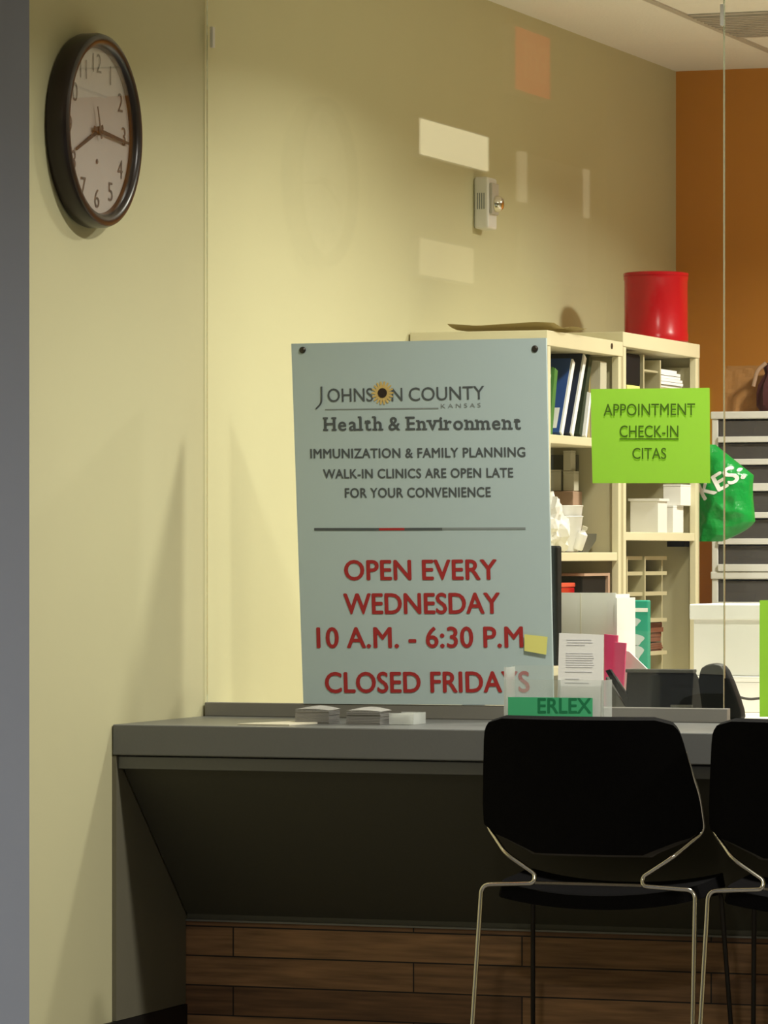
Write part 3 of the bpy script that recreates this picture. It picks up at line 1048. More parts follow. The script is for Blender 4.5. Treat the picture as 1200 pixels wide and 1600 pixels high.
# ---- far unit, middle compartment: white tub and cartons
BY = 3.50
a, b = at_y(985, 779, BY), at_y(1028, 779, BY)
wt = thing('white_bin', 'white open bin with a rim below the lime sign', 'bin', ((a.x + b.x) / 2, BY + 0.05, ZB2))
zt = a.z
ya, yb = BY, BY + 0.105
bm = bmesh.new()
xq0, xq1 = a.x, b.x
for q in ((xq0, xq0 + 0.004, ya, yb), (xq1 - 0.004, xq1, ya, yb), (xq0 + 0.004, xq1 - 0.004, ya, ya + 0.004), (xq0 + 0.004, xq1 - 0.004, yb - 0.004, yb)):
    box(bm, q[0], q[1], q[2], q[3], ZB2 + 0.001, zt - 0.008)
box(bm, xq0 + 0.004, xq1 - 0.004, ya + 0.004, yb - 0.004, ZB2 + 0.001, ZB2 + 0.006)
obj('bin_wall', bm, M['white_plastic'], wt)
bm = boxes((xq0 - 0.006, xq0 + 0.005, ya - 0.006, yb + 0.006, zt - 0.008, zt), (xq1 - 0.005, xq1 + 0.006, ya - 0.006, yb + 0.006, zt - 0.008, zt),
           (xq0 + 0.005, xq1 - 0.005, ya - 0.006, ya + 0.005, zt - 0.008, zt), (xq0 + 0.005, xq1 - 0.005, yb - 0.005, yb + 0.006, zt - 0.008, zt))
obj('rim', bm, M['white_plastic'], wt)
zc = block(1030, 1052, 790, ZB2 + 0.0005, 3.66, 0.12, M['white'], 'white carton right of the white bin under another carton')
block(1036, 1064, 757, zc + 0.0005, 3.70, 0.13, M['white'], 'white carton topmost, overhanging the white carton below it')
bm = bmesh.new()
q = at_x(984, 830, 0.39)
lathe(bm, [(0, 0.0005), (0.021, 0.0005), (0.026, 0.012), (0.026, 0.045), (0.02, 0.055), (0.012, 0.058), (0.012, 0.066), (0, 0.066)], (0.385, YB + 0.075, ZB2), 'Z', 24)
tag(obj('cream_jar', bm, M['offwhite'], smooth=True), 'small cream jar at left end below the lime sign', 'jar')
tag(obj('grey_folder', boxes((0.10, 0.19, YB + 0.10, YB + 0.50, ZB2, ZB2 + 0.22)), M['greybox']), 'pale grey folder standing behind the white bin', 'folder')

# ---- far unit, lower compartment: pigeonhole sorter
py = [at_x(px, 900, 0.375).y for px in (980, 1008, 1046)]
pg = thing('pigeonhole_sorter', 'beige pigeonhole sorter on the low shelf of the far unit', 'sorter', (0.2, py[1], ZB3))
zt = at_x(1008, 869, 0.375).z
for i, yy in enumerate(py):
    obj('divider', boxes((0.08, 0.375 if i < 2 else 0.350, yy - 0.006, yy + 0.006, ZB3 + 0.001, zt)), M['sorter'], pg)
for pyy in (869, 893, 925, 967, 1019):
    z = at_x(1010, pyy, 0.375).z
    for ya, yb in ((py[0], py[1]), (py[1], py[2])):
        obj('slot_shelf', boxes((0.081, 0.368, ya + 0.0062, yb - 0.0062, z - 0.012, z)), M['sorter'], pg)
obj('back', boxes((0.074, 0.0798, py[0], py[2], ZB3 + 0.001, zt)), M['laminate_dark'], pg, label='dark back board')
for pa, pb, lab in ((974, 1004, 'brown card folders in the pigeonhole'), (1006, 1019, 'thin brown folders in a low pigeonhole')):
    z0, z1 = at_x(1010, pb, 0.36).z, at_x(1010, pa, 0.36).z
    zs = at_x(1010, 1019, 0.375).z
    bm = bmesh.new()
    n = 4
    for k in range(n):
        j = rnd.uniform(-0.006, 0.006)
        h = (z1 - z0) / n
        box(bm, 0.10, 0.355 + j, py[1] + 0.009, py[2] - 0.012 + j, z0 + k * h + 0.0006, z0 + (k + 1) * h)
    tag(obj('brown_folders', bm, M['brown']), lab, 'folders')

# ------------------------------------------------------------------ green shopping bag on the end of the shelving
BYB = 3.93
lx, rx = at_y(1082, 760, BYB).x, at_y(1171, 760, BYB).x
bz0, bz1 = at_y(1120, 846, BYB).z, at_y(1120, 694, BYB).z


def bag_half(z):
    v = (z - bz0) / (bz1 - bz0)
    r = rx + 0.001
    if v > 0.68:
        hi = r - (r - at_y(1111, 697, BYB).x) * ((v - 0.68) / 0.32)
    elif v > 0.2:
        hi = r + 0.004 * math.sin(9 * v)
    else:
        hi = r - 0.11 * ((0.2 - v) / 0.2) ** 1.6
    return lx, hi


def bag_pt(u, z, side):
    lo, hi = bag_half(z)
    v = (z - bz0) / (bz1 - bz0)
    x = lo + (hi - lo) * u
    dep = 0.055 * (max(0.0, 1 - (2 * u - 1) ** 2)) ** 0.55 * (0.25 + 0.9 * math.sin(math.pi * min(1, max(0.0, 1 - v) * 0.75 + 0.08)))
    s = Vector((x * 9, z * 11, side * 4.0))
    wr = 0.012 * noise.noise(s) + 0.022 * (abs(noise.noise(s * 2.1 + Vector((3, 1, 2)))) - 0.25) * (1.0 if v < 0.45 else 0.35)
    wr *= min(1.0, 6 * u * (1 - u) + 0.05)
    if side > 0:
        return Vector((x, BYB + 0.055 - dep + wr, z))
    return Vector((x, BYB + 0.055 + dep * 0.4, z))


bag = thing('green_bag', 'bulging green plastic shopping bag hanging at the end of the far shelving', 'bag', ((lx + rx) / 2, BYB, bz0))
bm = bmesh.new()
NU, NV = 34, 44
fr_, bk = [], []
for j in range(NV + 1):
    z = bz0 + (bz1 - bz0) * j / NV
    fr_.append([bm.verts.new(bag_pt(i / NU, z, 1)) for i in range(NU + 1)])
    bk.append([bm.verts.new(bag_pt(i / NU, z, -1)) for i in range(NU + 1)])
for j in range(NV):
    for i in range(NU):
        bm.faces.new((fr_[j][i], fr_[j][i + 1], fr_[j + 1][i + 1], fr_[j + 1][i]))
        bm.faces.new((bk[j][i + 1], bk[j][i], bk[j + 1][i], bk[j + 1][i + 1]))
bmesh.ops.remove_doubles(bm, verts=bm.verts, dist=0.0015)
bmesh.ops.recalc_face_normals(bm, faces=bm.faces)
obj('sack', bm, M['bag'], bag, True)
bm, bb = glyphs('KES:', 0.03, 1.0)
bmesh.ops.triangulate(bm, faces=bm.faces)
bmesh.ops.subdivide_edges(bm, edges=bm.edges, cuts=3, use_grid_fill=True)
P0, P1 = at_y(1099, 782, BYB), at_y(1163, 745, BYB)
u = (P1 - P0) / (bb[1] - bb[0])
upv = Vector((-u.z, 0, u.x)).normalized() * (at_y(1099, 782 - 26, BYB).z - P0.z) / (CAP[1] - CAP[0])
for v in bm.verts:
    p = P0 + u * (v.co.x - bb[0]) + upv * v.co.y
    lo, hi = bag_half(p.z)
    uu = min(0.985, max(0.0, (p.x - lo) / (hi - lo)))
    q = bag_pt(uu, p.z, 1)
    v.co = Vector((q.x, q.y - 0.002, q.z))
obj('lettering', bm, M['white'], bag, label='white lettering')
hk = at_y(1085, 690, 3.9)
bm = bmesh.new()
tube(bm, fillet([(0.40, YC + 0.002, bz1 + 0.02), (0.40, YC + 0.05, bz1 + 0.02), (0.40, YC + 0.05, bz1 + 0.05)], 0.01), 0.003, 8)
obj('hook', bm, M['steel'], ub)
bm = bmesh.new()
tube(bm, fillet([(0.39, BYB + 0.05, bz1 - 0.01), (0.40, YC + 0.05, bz1 + 0.026), (0.415, BYB + 0.05, bz1 - 0.01)], 0.01), 0.004, 8)
obj('handle', bm, M['bag'], bag, True)

# ------------------------------------------------------------------ drawer towers on a side bench against the orange wall
DY = 4.45
bx0, bx1 = at_y(1112, 700, DY).x, at_y(1112, 700, DY).x + 0.40
bench = thing('side_bench', 'low white bench under the drawer towers', 'bench', (0.9, 4.75, 0))
BZ = 0.74
obj('bench_top', bevel(boxes((0.05, 2.2, DY - 0.06, 5.07, BZ - 0.03, BZ)), 0.003), M['desk'], bench)
for xx in (0.08, 2.14):
    obj('bench_leg', boxes((xx, xx + 0.04, DY - 0.02, 5.03, 0, BZ - 0.03)), M['desk'], bench)


def tower(z0, cuts, label, wide=0.0):
    """white drawer tower; cuts are (top, bottom) heights of its drawer fronts"""
    ztop = cuts[0][0] + 0.030
    t = thing('drawer_tower', label, 'drawer unit', ((bx0 + bx1) / 2, DY + 0.2, z0))
    d = 0.36
    for xa, xb in ((bx0, bx0 + 0.022), (bx1 - 0.022, bx1)):
        obj('side_frame', bevel(boxes((xa, xb, DY, DY + d, z0, ztop - 0.026)), 0.003), M['white_plastic'], t)
    obj('top_frame', bevel(boxes((bx0 - 0.003, bx1 + 0.003, DY - 0.006, DY + d, ztop - 0.0255, ztop)), 0.004), M['white_plastic'], t)
    obj('back', boxes((bx0 + 0.0225, bx1 - 0.0225, DY + d - 0.012, DY + d, z0, ztop - 0.026)), M['white_plastic'], t)
    for i, (za, zb) in enumerate(cuts):
        nb = (cuts[i + 1][0] if i + 1 < len(cuts) else z0)
        dr = obj('drawer', boxes((bx0 + 0.026, bx1 - 0.026, DY + 0.004, DY + 0.008, zb, za - 0.002), (bx0 + 0.026, bx0 + 0.029, DY + 0.0085, DY + d - 0.02, zb, za - 0.006), (bx1 - 0.029, bx1 - 0.026, DY + 0.0085, DY + d - 0.02, zb, za - 0.006)), M['drawer'], t, label='smoky see-through drawer')
        obj('drawer_lip', bevel(boxes((bx0 + 0.024, bx1 - 0.024, DY - 0.010, DY + 0.03, nb + 0.003, zb - 0.001)), 0.002), M['white_plastic'], dr)
        bm = bmesh.new()
        xq = bx0 + 0.035
        while xq < bx1 - 0.07:
            wq = rnd.uniform(0.04, 0.12)
            box(bm, xq, min(xq + wq, bx1 - 0.035), DY + 0.012 + rnd.uniform(0, 0.06), DY + 0.25, zb + 0.0005, zb + (za - zb) * rnd.uniform(0.3, 0.85))
            xq += wq + 0.006
        obj('contents', bm, M['contents'] if i % 2 == 0 else M['smoke'], dr)
    return t


zy = lambda py: at_y(1112, py, DY).z
up_cuts = [(zy(a), zy(b)) for a, b in ((657, 682), (693, 717), (728, 755), (769, 800), (811, 841), (852, 881))]
zsplit = zy(894.5)
lo_cuts = [(zy(a), zy(b)) for a, b in ((907, 940), (951, 982), (993, 1024), (1035, 1066))]
tower(BZ, lo_cuts, 'lower white drawer tower behind the white storage box')
tower(zsplit + 0.001, up_cuts, 'upper white drawer tower with smoky drawers right of the shelving')

# kraft bag and maroon cloth bag on the towers
TZ = up_cuts[0][0] + 0.030
ka, kb = at_y(1131, 640, DY + 0.1), at_y(1192, 571, DY + 0.1)
kbag = thing('kraft_bag', 'creased brown kraft paper bag on top of the drawer tower', 'bag', ((ka.x + kb.x) / 2, DY + 0.14, TZ))
bm = bmesh.new()
vv = {}
N = 12
for s in (0, 1):
    for i in range(N + 1):
        for j in range(N + 1):
            u_, v_ = i / N, j / N
            dpt = 0.05 * (1 - 0.85 * v_)
            off = 0.006 * noise.noise(Vector((u_ * 5, v_ * 5, s * 7.7)))
            yy = DY + 0.14 + (-dpt if s == 0 else dpt) + off
            vv[s, i, j] = bm.verts.new((ka.x + (kb.x - ka.x) * u_, yy, TZ + 0.001 + (kb.z - TZ) * v_ + 0.004 * (noise.noise(Vector((u_ * 6, 0, 3))) if j == N else 0)))
for s in (0, 1):
    for i in range(N):
        for j in range(N):
            q = [vv[s, i, j], vv[s, i + 1, j], vv[s, i + 1, j + 1], vv[s, i, j + 1]]
            bm.faces.new(q if s == 0 else q[::-1])
for j in range(N):
    for i in (0, N):
        q = [vv[0, i, j], vv[0, i, j + 1], vv[1, i, j + 1], vv[1, i, j]]
        bm.faces.new(q)
for i in range(N):
    bm.faces.new([vv[0, i, 0], vv[1, i, 0], vv[1, i + 1, 0], vv[0, i + 1, 0]])
bmesh.ops.recalc_face_normals(bm, faces=bm.faces)
obj('paper_sack', bm, M['kraft'], kbag)
obj('top_fold', boxes((ka.x + 0.004, kb.x - 0.004, DY + 0.128, DY + 0.152, kb.z - 0.018, kb.z + 0.001)), M['kraft'], kbag)
mc = at_y(1206, 600, DY + 0.05)
mb = thing('maroon_bag', 'dark maroon gathered cloth bag with tan tie on the drawer tower', 'bag', (mc.x, DY + 0.06, TZ))
bm = bmesh.new()
prof = [(0.0, 0.001), (0.040, 0.001), (0.052, 0.02), (0.050, 0.06), (0.045, 0.09), (0.030, 0.115), (0.022, 0.13), (0.028, 0.15), (0.022, 0.165), (0.0, 0.168)]
lathe(bm, prof, (mc.x - 0.002, DY + 0.058, TZ), 'Z', 30)
for v in bm.verts:
    k = 1 + 0.14 * math.sin(9 * math.atan2(v.co.y - DY - 0.058, v.co.x - mc.x)) * min(1, max(0, (v.co.z - TZ) / 0.06))
    v.co.x = mc.x + (v.co.x - mc.x) * k
    v.co.y = DY + 0.058 + (v.co.y - DY - 0.058) * k
obj('sack', bm, M['maroon'], mb, True)
bm = bmesh.new()
tube(bm, fillet([(mc.x - 0.012, DY + 0.02, TZ + 0.165), (mc.x - 0.042, DY + 0.012, TZ + 0.14), (mc.x - 0.054, DY + 0.008, TZ + 0.085)], 0.03), 0.007, 8)
obj('tie', bm, M['pinkish'], mb, True, 'tan tie')

# ------------------------------------------------------------------ things on the staff desk
# monitor behind the poster
MY = 0.98
ma, mb_ = at_y(873, 855, MY), at_y(873, 1040, MY)
mon = thing('monitor', 'black flat monitor mostly hidden behind the poster', 'monitor', (ma.x - 0.25, MY, CT))
obj('casing', bevel(boxes((ma.x - 0.50, ma.x, MY - 0.012, MY + 0.03, mb_.z, ma.z + 0.004)), 0.006), M['black'], mon)
obj('screen', boxes((ma.x - 0.485, ma.x - 0.015, MY + 0.030, MY + 0.032, mb_.z + 0.015, ma.z - 0.012)), M['shell'], mon)
obj('stand', bevel(boxes((ma.x - 0.28, ma.x - 0.22, MY + 0.031, MY + 0.05, CT + 0.012, mb_.z + 0.1), (ma.x - 0.36, ma.x - 0.14, MY - 0.06, MY + 0.12, CT, CT + 0.0118)), 0.003), M['black'], mon)

# white magazine holder
HY = 1.12
ha, hb = at_y(874, 926, HY), at_y(962, 926, HY)
mh = thing('magazine_holder', 'tall white card file holder standing behind the flyer', 'file holder', ((ha.x + hb.x) / 2, HY + 0.05, CT))
xf = at_y(908, 926, HY).x
obj('front_panel', boxes((ha.x, hb.x, HY, HY + 0.004, CT + 0.001, ha.z)), M['white'], mh)
obj('side_panel', boxes((hb.x - 0.004, hb.x, HY + 0.0045, HY + 0.13, CT + 0.001, ha.z - 0.004)), M['white'], mh)
obj('side_panel', boxes((ha.x, ha.x + 0.004, HY + 0.0045, HY + 0.13, CT + 0.001, ha.z - 0.004)), M['white'], mh)
obj('back_panel', boxes((ha.x + 0.0045, hb.x - 0.0045, HY + 0.126, HY + 0.13, CT + 0.001, ha.z - 0.004)), M['white'], mh)
obj('flap', boxes((xf - 0.002, xf, HY - 0.002, HY - 0.0003, CT + 0.05, ha.z - 0.002)), M['offwhite'], mh)
fa = at_y(977, 934, HY + 0.06)
tag(obj('white_folder', boxes((hb.x + 0.003, hb.x + 0.0095, HY - 0.02, HY + 0.15, CT, fa.z)), M['paper']), 'bright white folder standing right against the file holder', 'folder')

# teal box
TY = 1.38
ta, tb = at_y(984, 938, TY), at_y(1012, 938, TY)
teal = thing('teal_box', 'teal patterned box standing between the file holder and the shelving', 'box', ((ta.x + tb.x) / 2, TY + 0.05, CT))
obj('carton', bevel(boxes((ta.x - 0.03, tb.x, TY, TY + 0.03, CT + 0.001, ta.z)), 0.003), M['teal'], teal)
za, zb = at_y(1000, 950, TY).z, at_y(1000, 956, TY).z
obj('stripe', boxes((ta.x - 0.0302, tb.x + 0.0004, TY - 0.0008, TY - 0.0002, zb, za)), M['white'], teal, label='white stripe')
bm = bmesh.new()
for cx_, cy_, r1, r2 in ((990, 972, 0.018, 0.012), (992, 1000, 0.024, 0.016), (990, 1020, 0.026, 0.022)):
    p = at_y(cx_, cy_, TY - 0.001)
    pts = [(p.x + r1 * math.cos(t) * (1 + 0.25 * math.sin(3 * t)), p.z + r2 * math.sin(t)) for t in [2 * math.pi * k / 18 for k in range(18)]]
    prism(bm, pts, lambda q: Vector((q[0], TY - 0.0009, q[1])), lambda q: Vector((q[0], TY - 0.0002, q[1])))
bmesh.ops.recalc_face_normals(bm, faces=bm.faces)
obj('picture', bm, mat('pale_grey_print', (190, 200, 200), 0.7), teal, label='pale grey printed shapes')

# white storage boxes
WY = 1.30
wa, wb = at_y(1077, 944, WY), at_y(1077, 1056, WY)
wx0, wx1 = wa.x, wa.x + 0.36
zl = at_y(1077, 968, WY).z
wbx = thing('storage_box', 'white storage box with a deep lid, on a low white carton', 'box', ((wx0 + wx1) / 2, WY + 0.1, wb.z))
obj('box_body', bevel(boxes((wx0 + 0.008, wx1 - 0.008, WY + 0.014, WY + 0.236, wb.z + 0.001, zl + 0.01)), 0.002), M['white'], wbx)
bm = boxes((wx0, wx1, WY, WY + 0.246, zl, wa.z))
obj('lid', bevel(bm, 0.003), M['white'], wbx)
lb = thing('low_carton', 'low white carton under the storage box beside the phone', 'carton', ((wx0 + wx1) / 2, WY + 0.1, CT))
obj('box_body', bevel(boxes((wx0 + 0.004, wx1 - 0.004, WY + 0.002, WY + 0.25, CT + 0.0005, wb.z - 0.016)), 0.003), M['white'], lb)
obj('lid_flap', bevel(boxes((wx0 + 0.003, wx1 - 0.003, WY + 0.001, WY + 0.251, wb.z - 0.0155, wb.z)), 0.002), M['white'], lb)

# desk phone seen from behind
PY = 0.84
pa, pb = at_y(977, 1050, PY), at_y(1080, 1050, PY)
zt = at_y(1000, 1049, PY + 0.02).z
ph = thing('desk_phone', 'black desk phone with its upright handset behind the glass gap', 'phone', ((pa.x + pb.x) / 2, PY + 0.1, CT))
bm = bmesh.new()
side = [(PY - 0.005, CT + 0.006), (PY + 0.02, zt), (PY + 0.045, zt), (PY + 0.21, CT + 0.03), (PY + 0.21, CT + 0.006)]
prism(bm, side, lambda p: Vector((pa.x - 0.002, p[0], p[1])), lambda p: Vector((pb.x, p[0], p[1])))
bmesh.ops.recalc_face_normals(bm, faces=bm.faces)
obj('base_body', bevel(bm, 0.004), M['phone'], ph)
obj('top_rim', bevel(boxes((pa.x - 0.004, pb.x + 0.001, PY + 0.014, PY + 0.05, zt - 0.003, zt + 0.006)), 0.002), M['phone_rim'], ph, label='grey top rim')
obj('maker_plate', boxes((at_y(1047, 1100, PY - 0.01).x, at_y(1080, 1100, PY - 0.01).x, PY - 0.007, PY + 0.006, at_y(1047, 1105, PY).z, at_y(1047, 1101, PY).z)), M['phone_rim'], ph)
bm = bmesh.new()
sp = [at_y(944, 1048, PY - 0.01), at_y(951, 1046, PY - 0.01), at_y(979, 1090, PY - 0.01), at_y(979, 1108, PY - 0.01)]
prism(bm, sp, lambda p: Vector((p.x, PY + 0.0, p.z)), lambda p: Vector((p.x, PY + 0.016, p.z)))
bmesh.ops.recalc_face_normals(bm, faces=bm.faces)
obj('stand_arm', bm, M['phone'], ph)
sp = [at_y(946, 1058, PY), at_y(976, 1104, PY), at_y(976, 1122, PY), at_y(946, 1122, PY)]
for p in sp:
    p.z = max(p.z, CT + 0.001)
bm = bmesh.new()
prism(bm, sp, lambda p: Vector((p.x, PY + 0.004, p.z)), lambda p: Vector((p.x, PY + 0.10, p.z)))
bmesh.ops.recalc_face_normals(bm, faces=bm.faces)
obj('stand_foot', bm, M['phone_rim'], ph, label='grey stand foot')
# handset: broad rounded bar standing on end, thick earpiece at the top
hs = [(1097, 1126), (1094, 1095), (1090, 1064), (1093, 1047), (1102, 1039), (1115, 1036.5), (1126, 1039), (1133, 1048), (1141, 1066), (1150, 1090), (1156, 1110), (1158, 1126)]
bm = bmesh.new()
HYp = PY - 0.02
pts = [at_y(a, b, HYp) for a, b in hs]
for p in pts:
    p.z = max(p.z, CT + 0.001)
prism(bm, pts, lambda p: Vector((p.x, HYp, p.z)), lambda p: Vector((p.x, HYp + 0.055, p.z)))
bmesh.ops.recalc_face_normals(bm, faces=bm.faces)
hd = obj('handset', bevel(bm, 0.008, 3), M['phone'], ph, True)
cp = [(1093, 1053), (1096, 1044), (1104, 1039), (1115, 1037), (1125, 1039.5), (1131, 1047), (1134, 1055)]
pts = [at_y(a, b, HYp - 0.002) for a, b in cp]
bm = bmesh.new()
prism(bm, pts, lambda p: Vector((p.x, HYp - 0.004, p.z)), lambda p: Vector((p.x, HYp + 0.03, p.z + 0.002)))
bmesh.ops.recalc_face_normals(bm, faces=bm.faces)
obj('earpiece_cap', bevel(bm, 0.003), M['phone_rim'], hd, label='grey earpiece cap')
bm = bmesh.new()
q0, q1, q2 = at_y(1150, 1088, 1.2), at_y(1170, 1093, 1.2), at_y(1215, 1088, 1.2)
tube(bm, fillet([(q0.x - 0.03, 1.17, CT + 0.055), (q0.x + 0.01, 1.18, q0.z), q1, (q2.x, 1.2, q2.z), (q2.x + 0.15, 1.2, CT + 0.004)], 0.05), 0.0035, 8)
tag(obj('cable', bm, M['phone_rim'], smooth=True), 'thin grey cable drooping in front of the low white carton', 'cable')

# pink slips and white sheet beside the phone
for (x0, x1, y0, lean, lab) in ((944, 965, 991, 5, 'hot pink paper slip nearest the flyer'), (960, 978, 1003, 3, 'hot pink paper slip right of the first, lower')):
    yy = 1.06 - (0.02 if lean == 3 else 0.0)
    a, b = at_y(x0, y0, yy), at_y(x1, y0 + 2, yy)
    bm = bmesh.new()
    pts = [Vector((a.x, 0, a.z)), Vector((b.x, 0, b.z)), Vector((b.x - 0.012, 0, CT + 0.001)), Vector((a.x, 0, CT + 0.001))]
    prism(bm, pts, lambda p: Vector((p.x, yy, p.z)), lambda p: Vector((p.x, yy + 0.008, p.z)))
    bmesh.ops.recalc_face_normals(bm, faces=bm.faces)
    tag(obj('pink_slip', bm, M['pink']), lab, 'paper slip', 'pink slips beside the flyer')
bm = bmesh.new()
yy = 1.085
pts = [at_y(a, b, yy) for a, b in ((972, 1016), (983, 1018), (1012, 1046), (1012, 1060), (972, 1060))]
pts[3].z = pts[4].z = CT + 0.001
prism(bm, pts, lambda p: Vector((p.x, yy, p.z)), lambda p: Vector((p.x, yy + 0.006, p.z)))
bmesh.ops.recalc_face_normals(bm, faces=bm.faces)
tag(obj('white_envelope', bm, M['paper']), 'white envelope with a slanting top behind the phone', 'envelope')

# ------------------------------------------------------------------ on the counter in front of the glass
# acrylic holder and flyer
AY = 0.36
xa, xm, xb = at_y(787, 1100, AY).x, at_y(871, 1100, AY).x, at_y(943, 1100, AY).x
zfr = at_y(850, 1062, AY).z
zbk = at_y(850, 1040, AY + 0.07).z
hol = thing('brochure_holder', 'clear acrylic brochure holder with a green label behind the first chair', 'brochure holder', ((xa + xb) / 2, AY + 0.03, CT))
obj('front_panel', boxes((xa, xb, AY, AY + 0.003, CT + 0.001, zfr)), M['acrylic'], hol)
obj('back_panel', boxes((xa, xm, AY + 0.072, AY + 0.075, CT + 0.001, zbk)), M['acrylic'], hol)
for xx in (xa, xm, xb - 0.006):
    obj('side_panel', boxes((xx, xx + 0.006, AY + 0.0032, AY + 0.0718, CT + 0.001, zfr + (0.03 if xx == xa else 0.0))), M['acrylic_edge'], hol)
obj('bottom_panel', boxes((xa + 0.0062, xb - 0.0062, AY + 0.0032, AY + 0.0718, CT + 0.0006, CT + 0.003)), M['acrylic'], hol)
la, lb_ = at_y(794, 1089, AY), at_y(926, 1120, AY)
lab = obj('label_strip', boxes((la.x, lb_.x, AY - 0.0012, AY - 0.0004, CT + 0.002, la.z)), M['label_green'], hol, label='green label strip')
bm, bb = glyphs('ERLEX', 0.02, 1.0, 0.002)
fit(bm, bb, at_y(840, 1114, AY - 0.0016), at_y(924, 1114, AY - 0.0016), 0.036, (0, 0, 1), base=CAP)
obj('lettering', bm, mat('deep_label_green', (14, 112, 70), 0.6), lab)
fa, fb = at_y(874, 989, AY + 0.012), at_y(943, 992, AY + 0.012)
fly = thing('flyer', 'white printed flyer standing in the acrylic holder', 'flyer', ((fa.x + fb.x) / 2, AY + 0.02, CT))
bm = bmesh.new()
pts = [fa, fb, Vector((fb.x - 0.003, 0, CT + 0.0035)), Vector((fa.x - 0.006, 0, CT + 0.0035))]
prism(bm, [Vector((p.x, 0, p.z)) for p in pts], lambda p: Vector((p.x, AY + 0.010, p.z)), lambda p: Vector((p.x, AY + 0.014, p.z)))
bmesh.ops.recalc_face_normals(bm, faces=bm.faces)
obj('sheet', bm, M['paper'], fly)
bm = bmesh.new()
pm = mat('pale_print', (214, 214, 218), 0.9)
for y_, x0_, x1_ in [(999, 885, 924), (1003, 886, 926), (1007, 885, 914)] + [(1020 + 3.6 * k, 884, 926 + (k % 3)) for k in range(7)] + [(1049, 883, 925), (1060, 883, 905), (1066, 883, 920)]:
    a, b = at_y(x0_, y_, AY + 0.0095), at_y(x1_, y_ + 1.6, AY + 0.0095)
    box(bm, a.x, b.x, AY + 0.0092, AY + 0.0098, b.z, a.z)
obj('print_lines', bm, pm, fly)


# paper stacks and the loose sheet
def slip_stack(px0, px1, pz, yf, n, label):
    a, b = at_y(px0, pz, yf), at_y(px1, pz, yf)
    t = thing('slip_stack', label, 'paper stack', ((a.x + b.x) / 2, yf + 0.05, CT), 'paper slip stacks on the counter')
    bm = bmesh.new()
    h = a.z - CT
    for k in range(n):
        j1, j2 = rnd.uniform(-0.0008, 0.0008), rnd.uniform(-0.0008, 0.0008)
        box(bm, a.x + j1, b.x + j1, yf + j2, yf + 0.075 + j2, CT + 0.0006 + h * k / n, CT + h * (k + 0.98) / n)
    obj('slips', bm, M['slip_shade'], t, label='slip edges with shade painted grey')
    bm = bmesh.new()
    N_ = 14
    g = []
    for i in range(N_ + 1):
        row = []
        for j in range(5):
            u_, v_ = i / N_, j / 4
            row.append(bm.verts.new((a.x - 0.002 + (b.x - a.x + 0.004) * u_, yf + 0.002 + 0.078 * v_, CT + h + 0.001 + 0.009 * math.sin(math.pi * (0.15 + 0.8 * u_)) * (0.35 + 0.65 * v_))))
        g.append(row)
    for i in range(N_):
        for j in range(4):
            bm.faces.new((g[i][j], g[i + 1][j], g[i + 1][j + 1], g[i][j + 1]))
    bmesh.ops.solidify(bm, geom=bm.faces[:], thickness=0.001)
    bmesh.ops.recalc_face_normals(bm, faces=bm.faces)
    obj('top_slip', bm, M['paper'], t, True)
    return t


slip_stack(461, 514, 1110, 0.20, 9, 'left paper slip stack on the counter, white curled top over edges painted in grey shade')
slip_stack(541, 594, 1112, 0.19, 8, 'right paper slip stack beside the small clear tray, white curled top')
a, b = at_y(608, 1114, 0.21), at_y(646, 1114, 0.21)
ct_ = thing('clear_tray', 'small clear tray with white slips right of the paper stacks', 'tray', ((a.x + b.x) / 2, 0.27, CT))
obj('tray_wall', boxes((a.x, b.x, 0.21, 0.212, CT + 0.001, a.z), (b.x - 0.002, b.x, 0.2122, 0.30, CT + 0.001, a.z), (a.x, b.x, 0.3002, 0.302, CT + 0.001, a.z)), M['acrylic_edge'], ct_)
tag(obj('white_slips', boxes((a.x + 0.004, b.x - 0.012, 0.216, 0.296, CT + 0.0006, CT + 0.026)), M['paper']), 'white slips lying inside the small clear tray', 'paper slips')
pa_, pb_ = at_y(368, 1131, 0.06), at_y(452, 1131, 0.06)
bm = bmesh.new()
q = [(pa_.x, 0.07), (pb_.x, 0.06), (pb_.x + 0.03, 0.26), (pa_.x + 0.07, 0.25)]
prism(bm, q, lambda p: Vector((p[0], p[1], CT + 0.0006)), lambda p: Vector((p[0], p[1], CT + 0.004)))
bmesh.ops.recalc_face_normals(bm, faces=bm.faces)
tag(obj('loose_paper', bm, M['offwhite']), 'flat cream paper lying left of the slip stacks on the counter', 'paper')

# ------------------------------------------------------------------ chairs
CY = -0.15


def half_width(z):
    pts = [(0.556, 0.145), (0.566, 0.165), (0.605, 0.255), (0.625, 0.262), (0.68, 0.259), (0.76, 0.248), (0.83, 0.237), (0.856, 0.231), (0.872, 0.222), (0.881, 0.207), (0.885, 0.180)]
    for (z0, w0), (z1, w1) in zip(pts, pts[1:]):
        if z <= z1:
            return w0 + (w1 - w0) * (z - z0) / (z1 - z0)
    return pts[-1][1]


def back_y(x, z):
    return 0.06 * (x / 0.26) ** 2 - 0.10 * ((z - 0.56) / 0.32) ** 1.2 if z > 0.56 else 0.06 * (x / 0.26) ** 2 + 0.03 * (0.56 - z) / 0.06


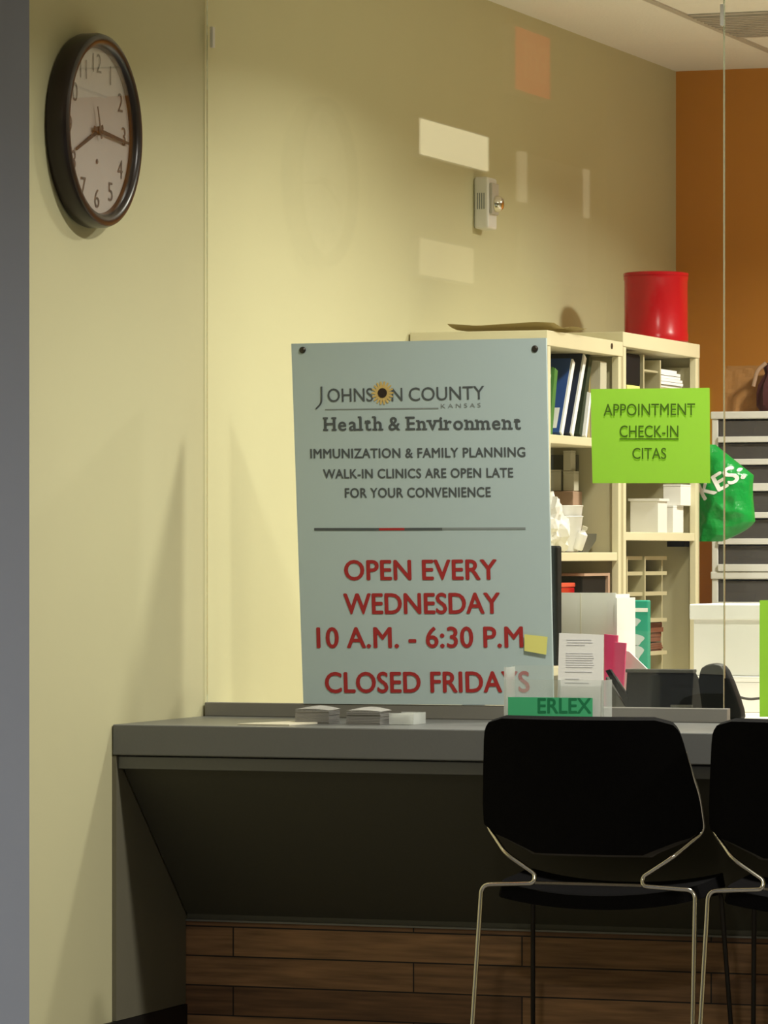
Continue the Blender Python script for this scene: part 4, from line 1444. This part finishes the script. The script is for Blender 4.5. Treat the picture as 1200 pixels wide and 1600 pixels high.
def back_shell(z0, z1, off, th, grow=0.0, rows=30, cols=22):
    bm = bmesh.new()
    g = []
    for i in range(rows + 1):
        z = z0 + (z1 - z0) * i / rows
        wv = half_width(z) + grow * min(1.0, max(0.0, (0.628 - z) / 0.03))
        g.append([bm.verts.new((wv * (2 * j / cols - 1), back_y(wv * (2 * j / cols - 1), z) + off, z)) for j in range(cols + 1)])
    for i in range(rows):
        for j in range(cols):
            bm.faces.new((g[i][j], g[i][j + 1], g[i + 1][j + 1], g[i + 1][j]))
    bmesh.ops.recalc_face_normals(bm, faces=bm.faces)
    bmesh.ops.solidify(bm, geom=bm.faces[:], thickness=th)
    bmesh.ops.recalc_face_normals(bm, faces=bm.faces)
    return bm


def raw(name, bm, m, parent, smooth=True, label=None):
    """a part already given in its thing's own coordinates"""
    bmesh.ops.translate(bm, verts=bm.verts, vec=Vector(parent.location))
    return obj(name, bm, m, parent, smooth, label)


cxw = at_y(921, 1200, CY).x
ch = thing('stacking_chair', 'black stacking chair with chrome legs under the flyer, fully in view', 'chair', (cxw, CY, 0), 'black chairs at the counter')
raw('backrest', back_shell(0.562, 0.885, 0.0, 0.022, -0.03), M['black_fabric'], ch)
raw('back_shell', back_shell(0.556, 0.66, 0.008, 0.008, 0.0), M['shell'], ch, label='dark grey lower shell of the back')
bm = bmesh.new()
g = []
NS, NX = 16, 20
for i in range(NS + 1):
    v_ = i / NS
    yy = 0.02 + 0.34 * v_
    hw = 0.245 * (1 - 0.10 * abs(2 * v_ - 1) ** 4)
    row = []
    for j in range(NX + 1):
        x_ = hw * (2 * j / NX - 1)
        zz = 0.458 + 0.028 * abs(x_ / 0.245) ** 2.2 + 0.022 * v_ ** 2 - (0.03 * max(0, v_ - 0.85) / 0.15)
        row.append(bm.verts.new((x_, yy, zz)))
    g.append(row)
for i in range(NS):
    for j in range(NX):
        bm.faces.new((g[i][j], g[i][j + 1], g[i + 1][j + 1], g[i + 1][j]))
bmesh.ops.recalc_face_normals(bm, faces=bm.faces)
bmesh.ops.solidify(bm, geom=bm.faces[:], thickness=0.032)
bmesh.ops.recalc_face_normals(bm, faces=bm.faces)
raw('seat', bm, M['black_fabric'], ch)
for s in (-1, 1):
    bm = bmesh.new()
    tube(bm, fillet([(s * 0.236, back_y(0.236, 0.80) + 0.006, 0.80), (s * 0.261, back_y(0.261, 0.70) - 0.002, 0.70), (s * 0.267, back_y(0.267, 0.62) - 0.004, 0.615), (s * 0.205, -0.008, 0.556), (s * 0.131, -0.006, 0.508), (s * 0.134, -0.012, 0.487), (s * 0.262, -0.015, 0.481), (s * 0.272, -0.085, 0.0045)], 0.022), 0.0058, 10)
    raw('leg', bm, M['chrome'], ch, label='chrome rear leg running up into the back')
    bm = bmesh.new()
    tube(bm, fillet([(s * 0.225, 0.06, 0.468), (s * 0.236, 0.30, 0.462), (s * 0.255, 0.36, 0.0045)], 0.03), 0.0058, 10)
    raw('leg', bm, M['chrome_shade'], ch, label='chrome front leg painted dark as shade')
bm = bmesh.new()
tube(bm, [(-0.131, -0.008, 0.488), (0.131, -0.008, 0.488)], 0.004, 8)
raw('crossbar', bm, M['steel'], ch)
dx = at_y(1281, 1200, CY).x - cxw
dup(ch, (dx, 0, 0), 'black stacking chair cut off by the right edge of the photo')
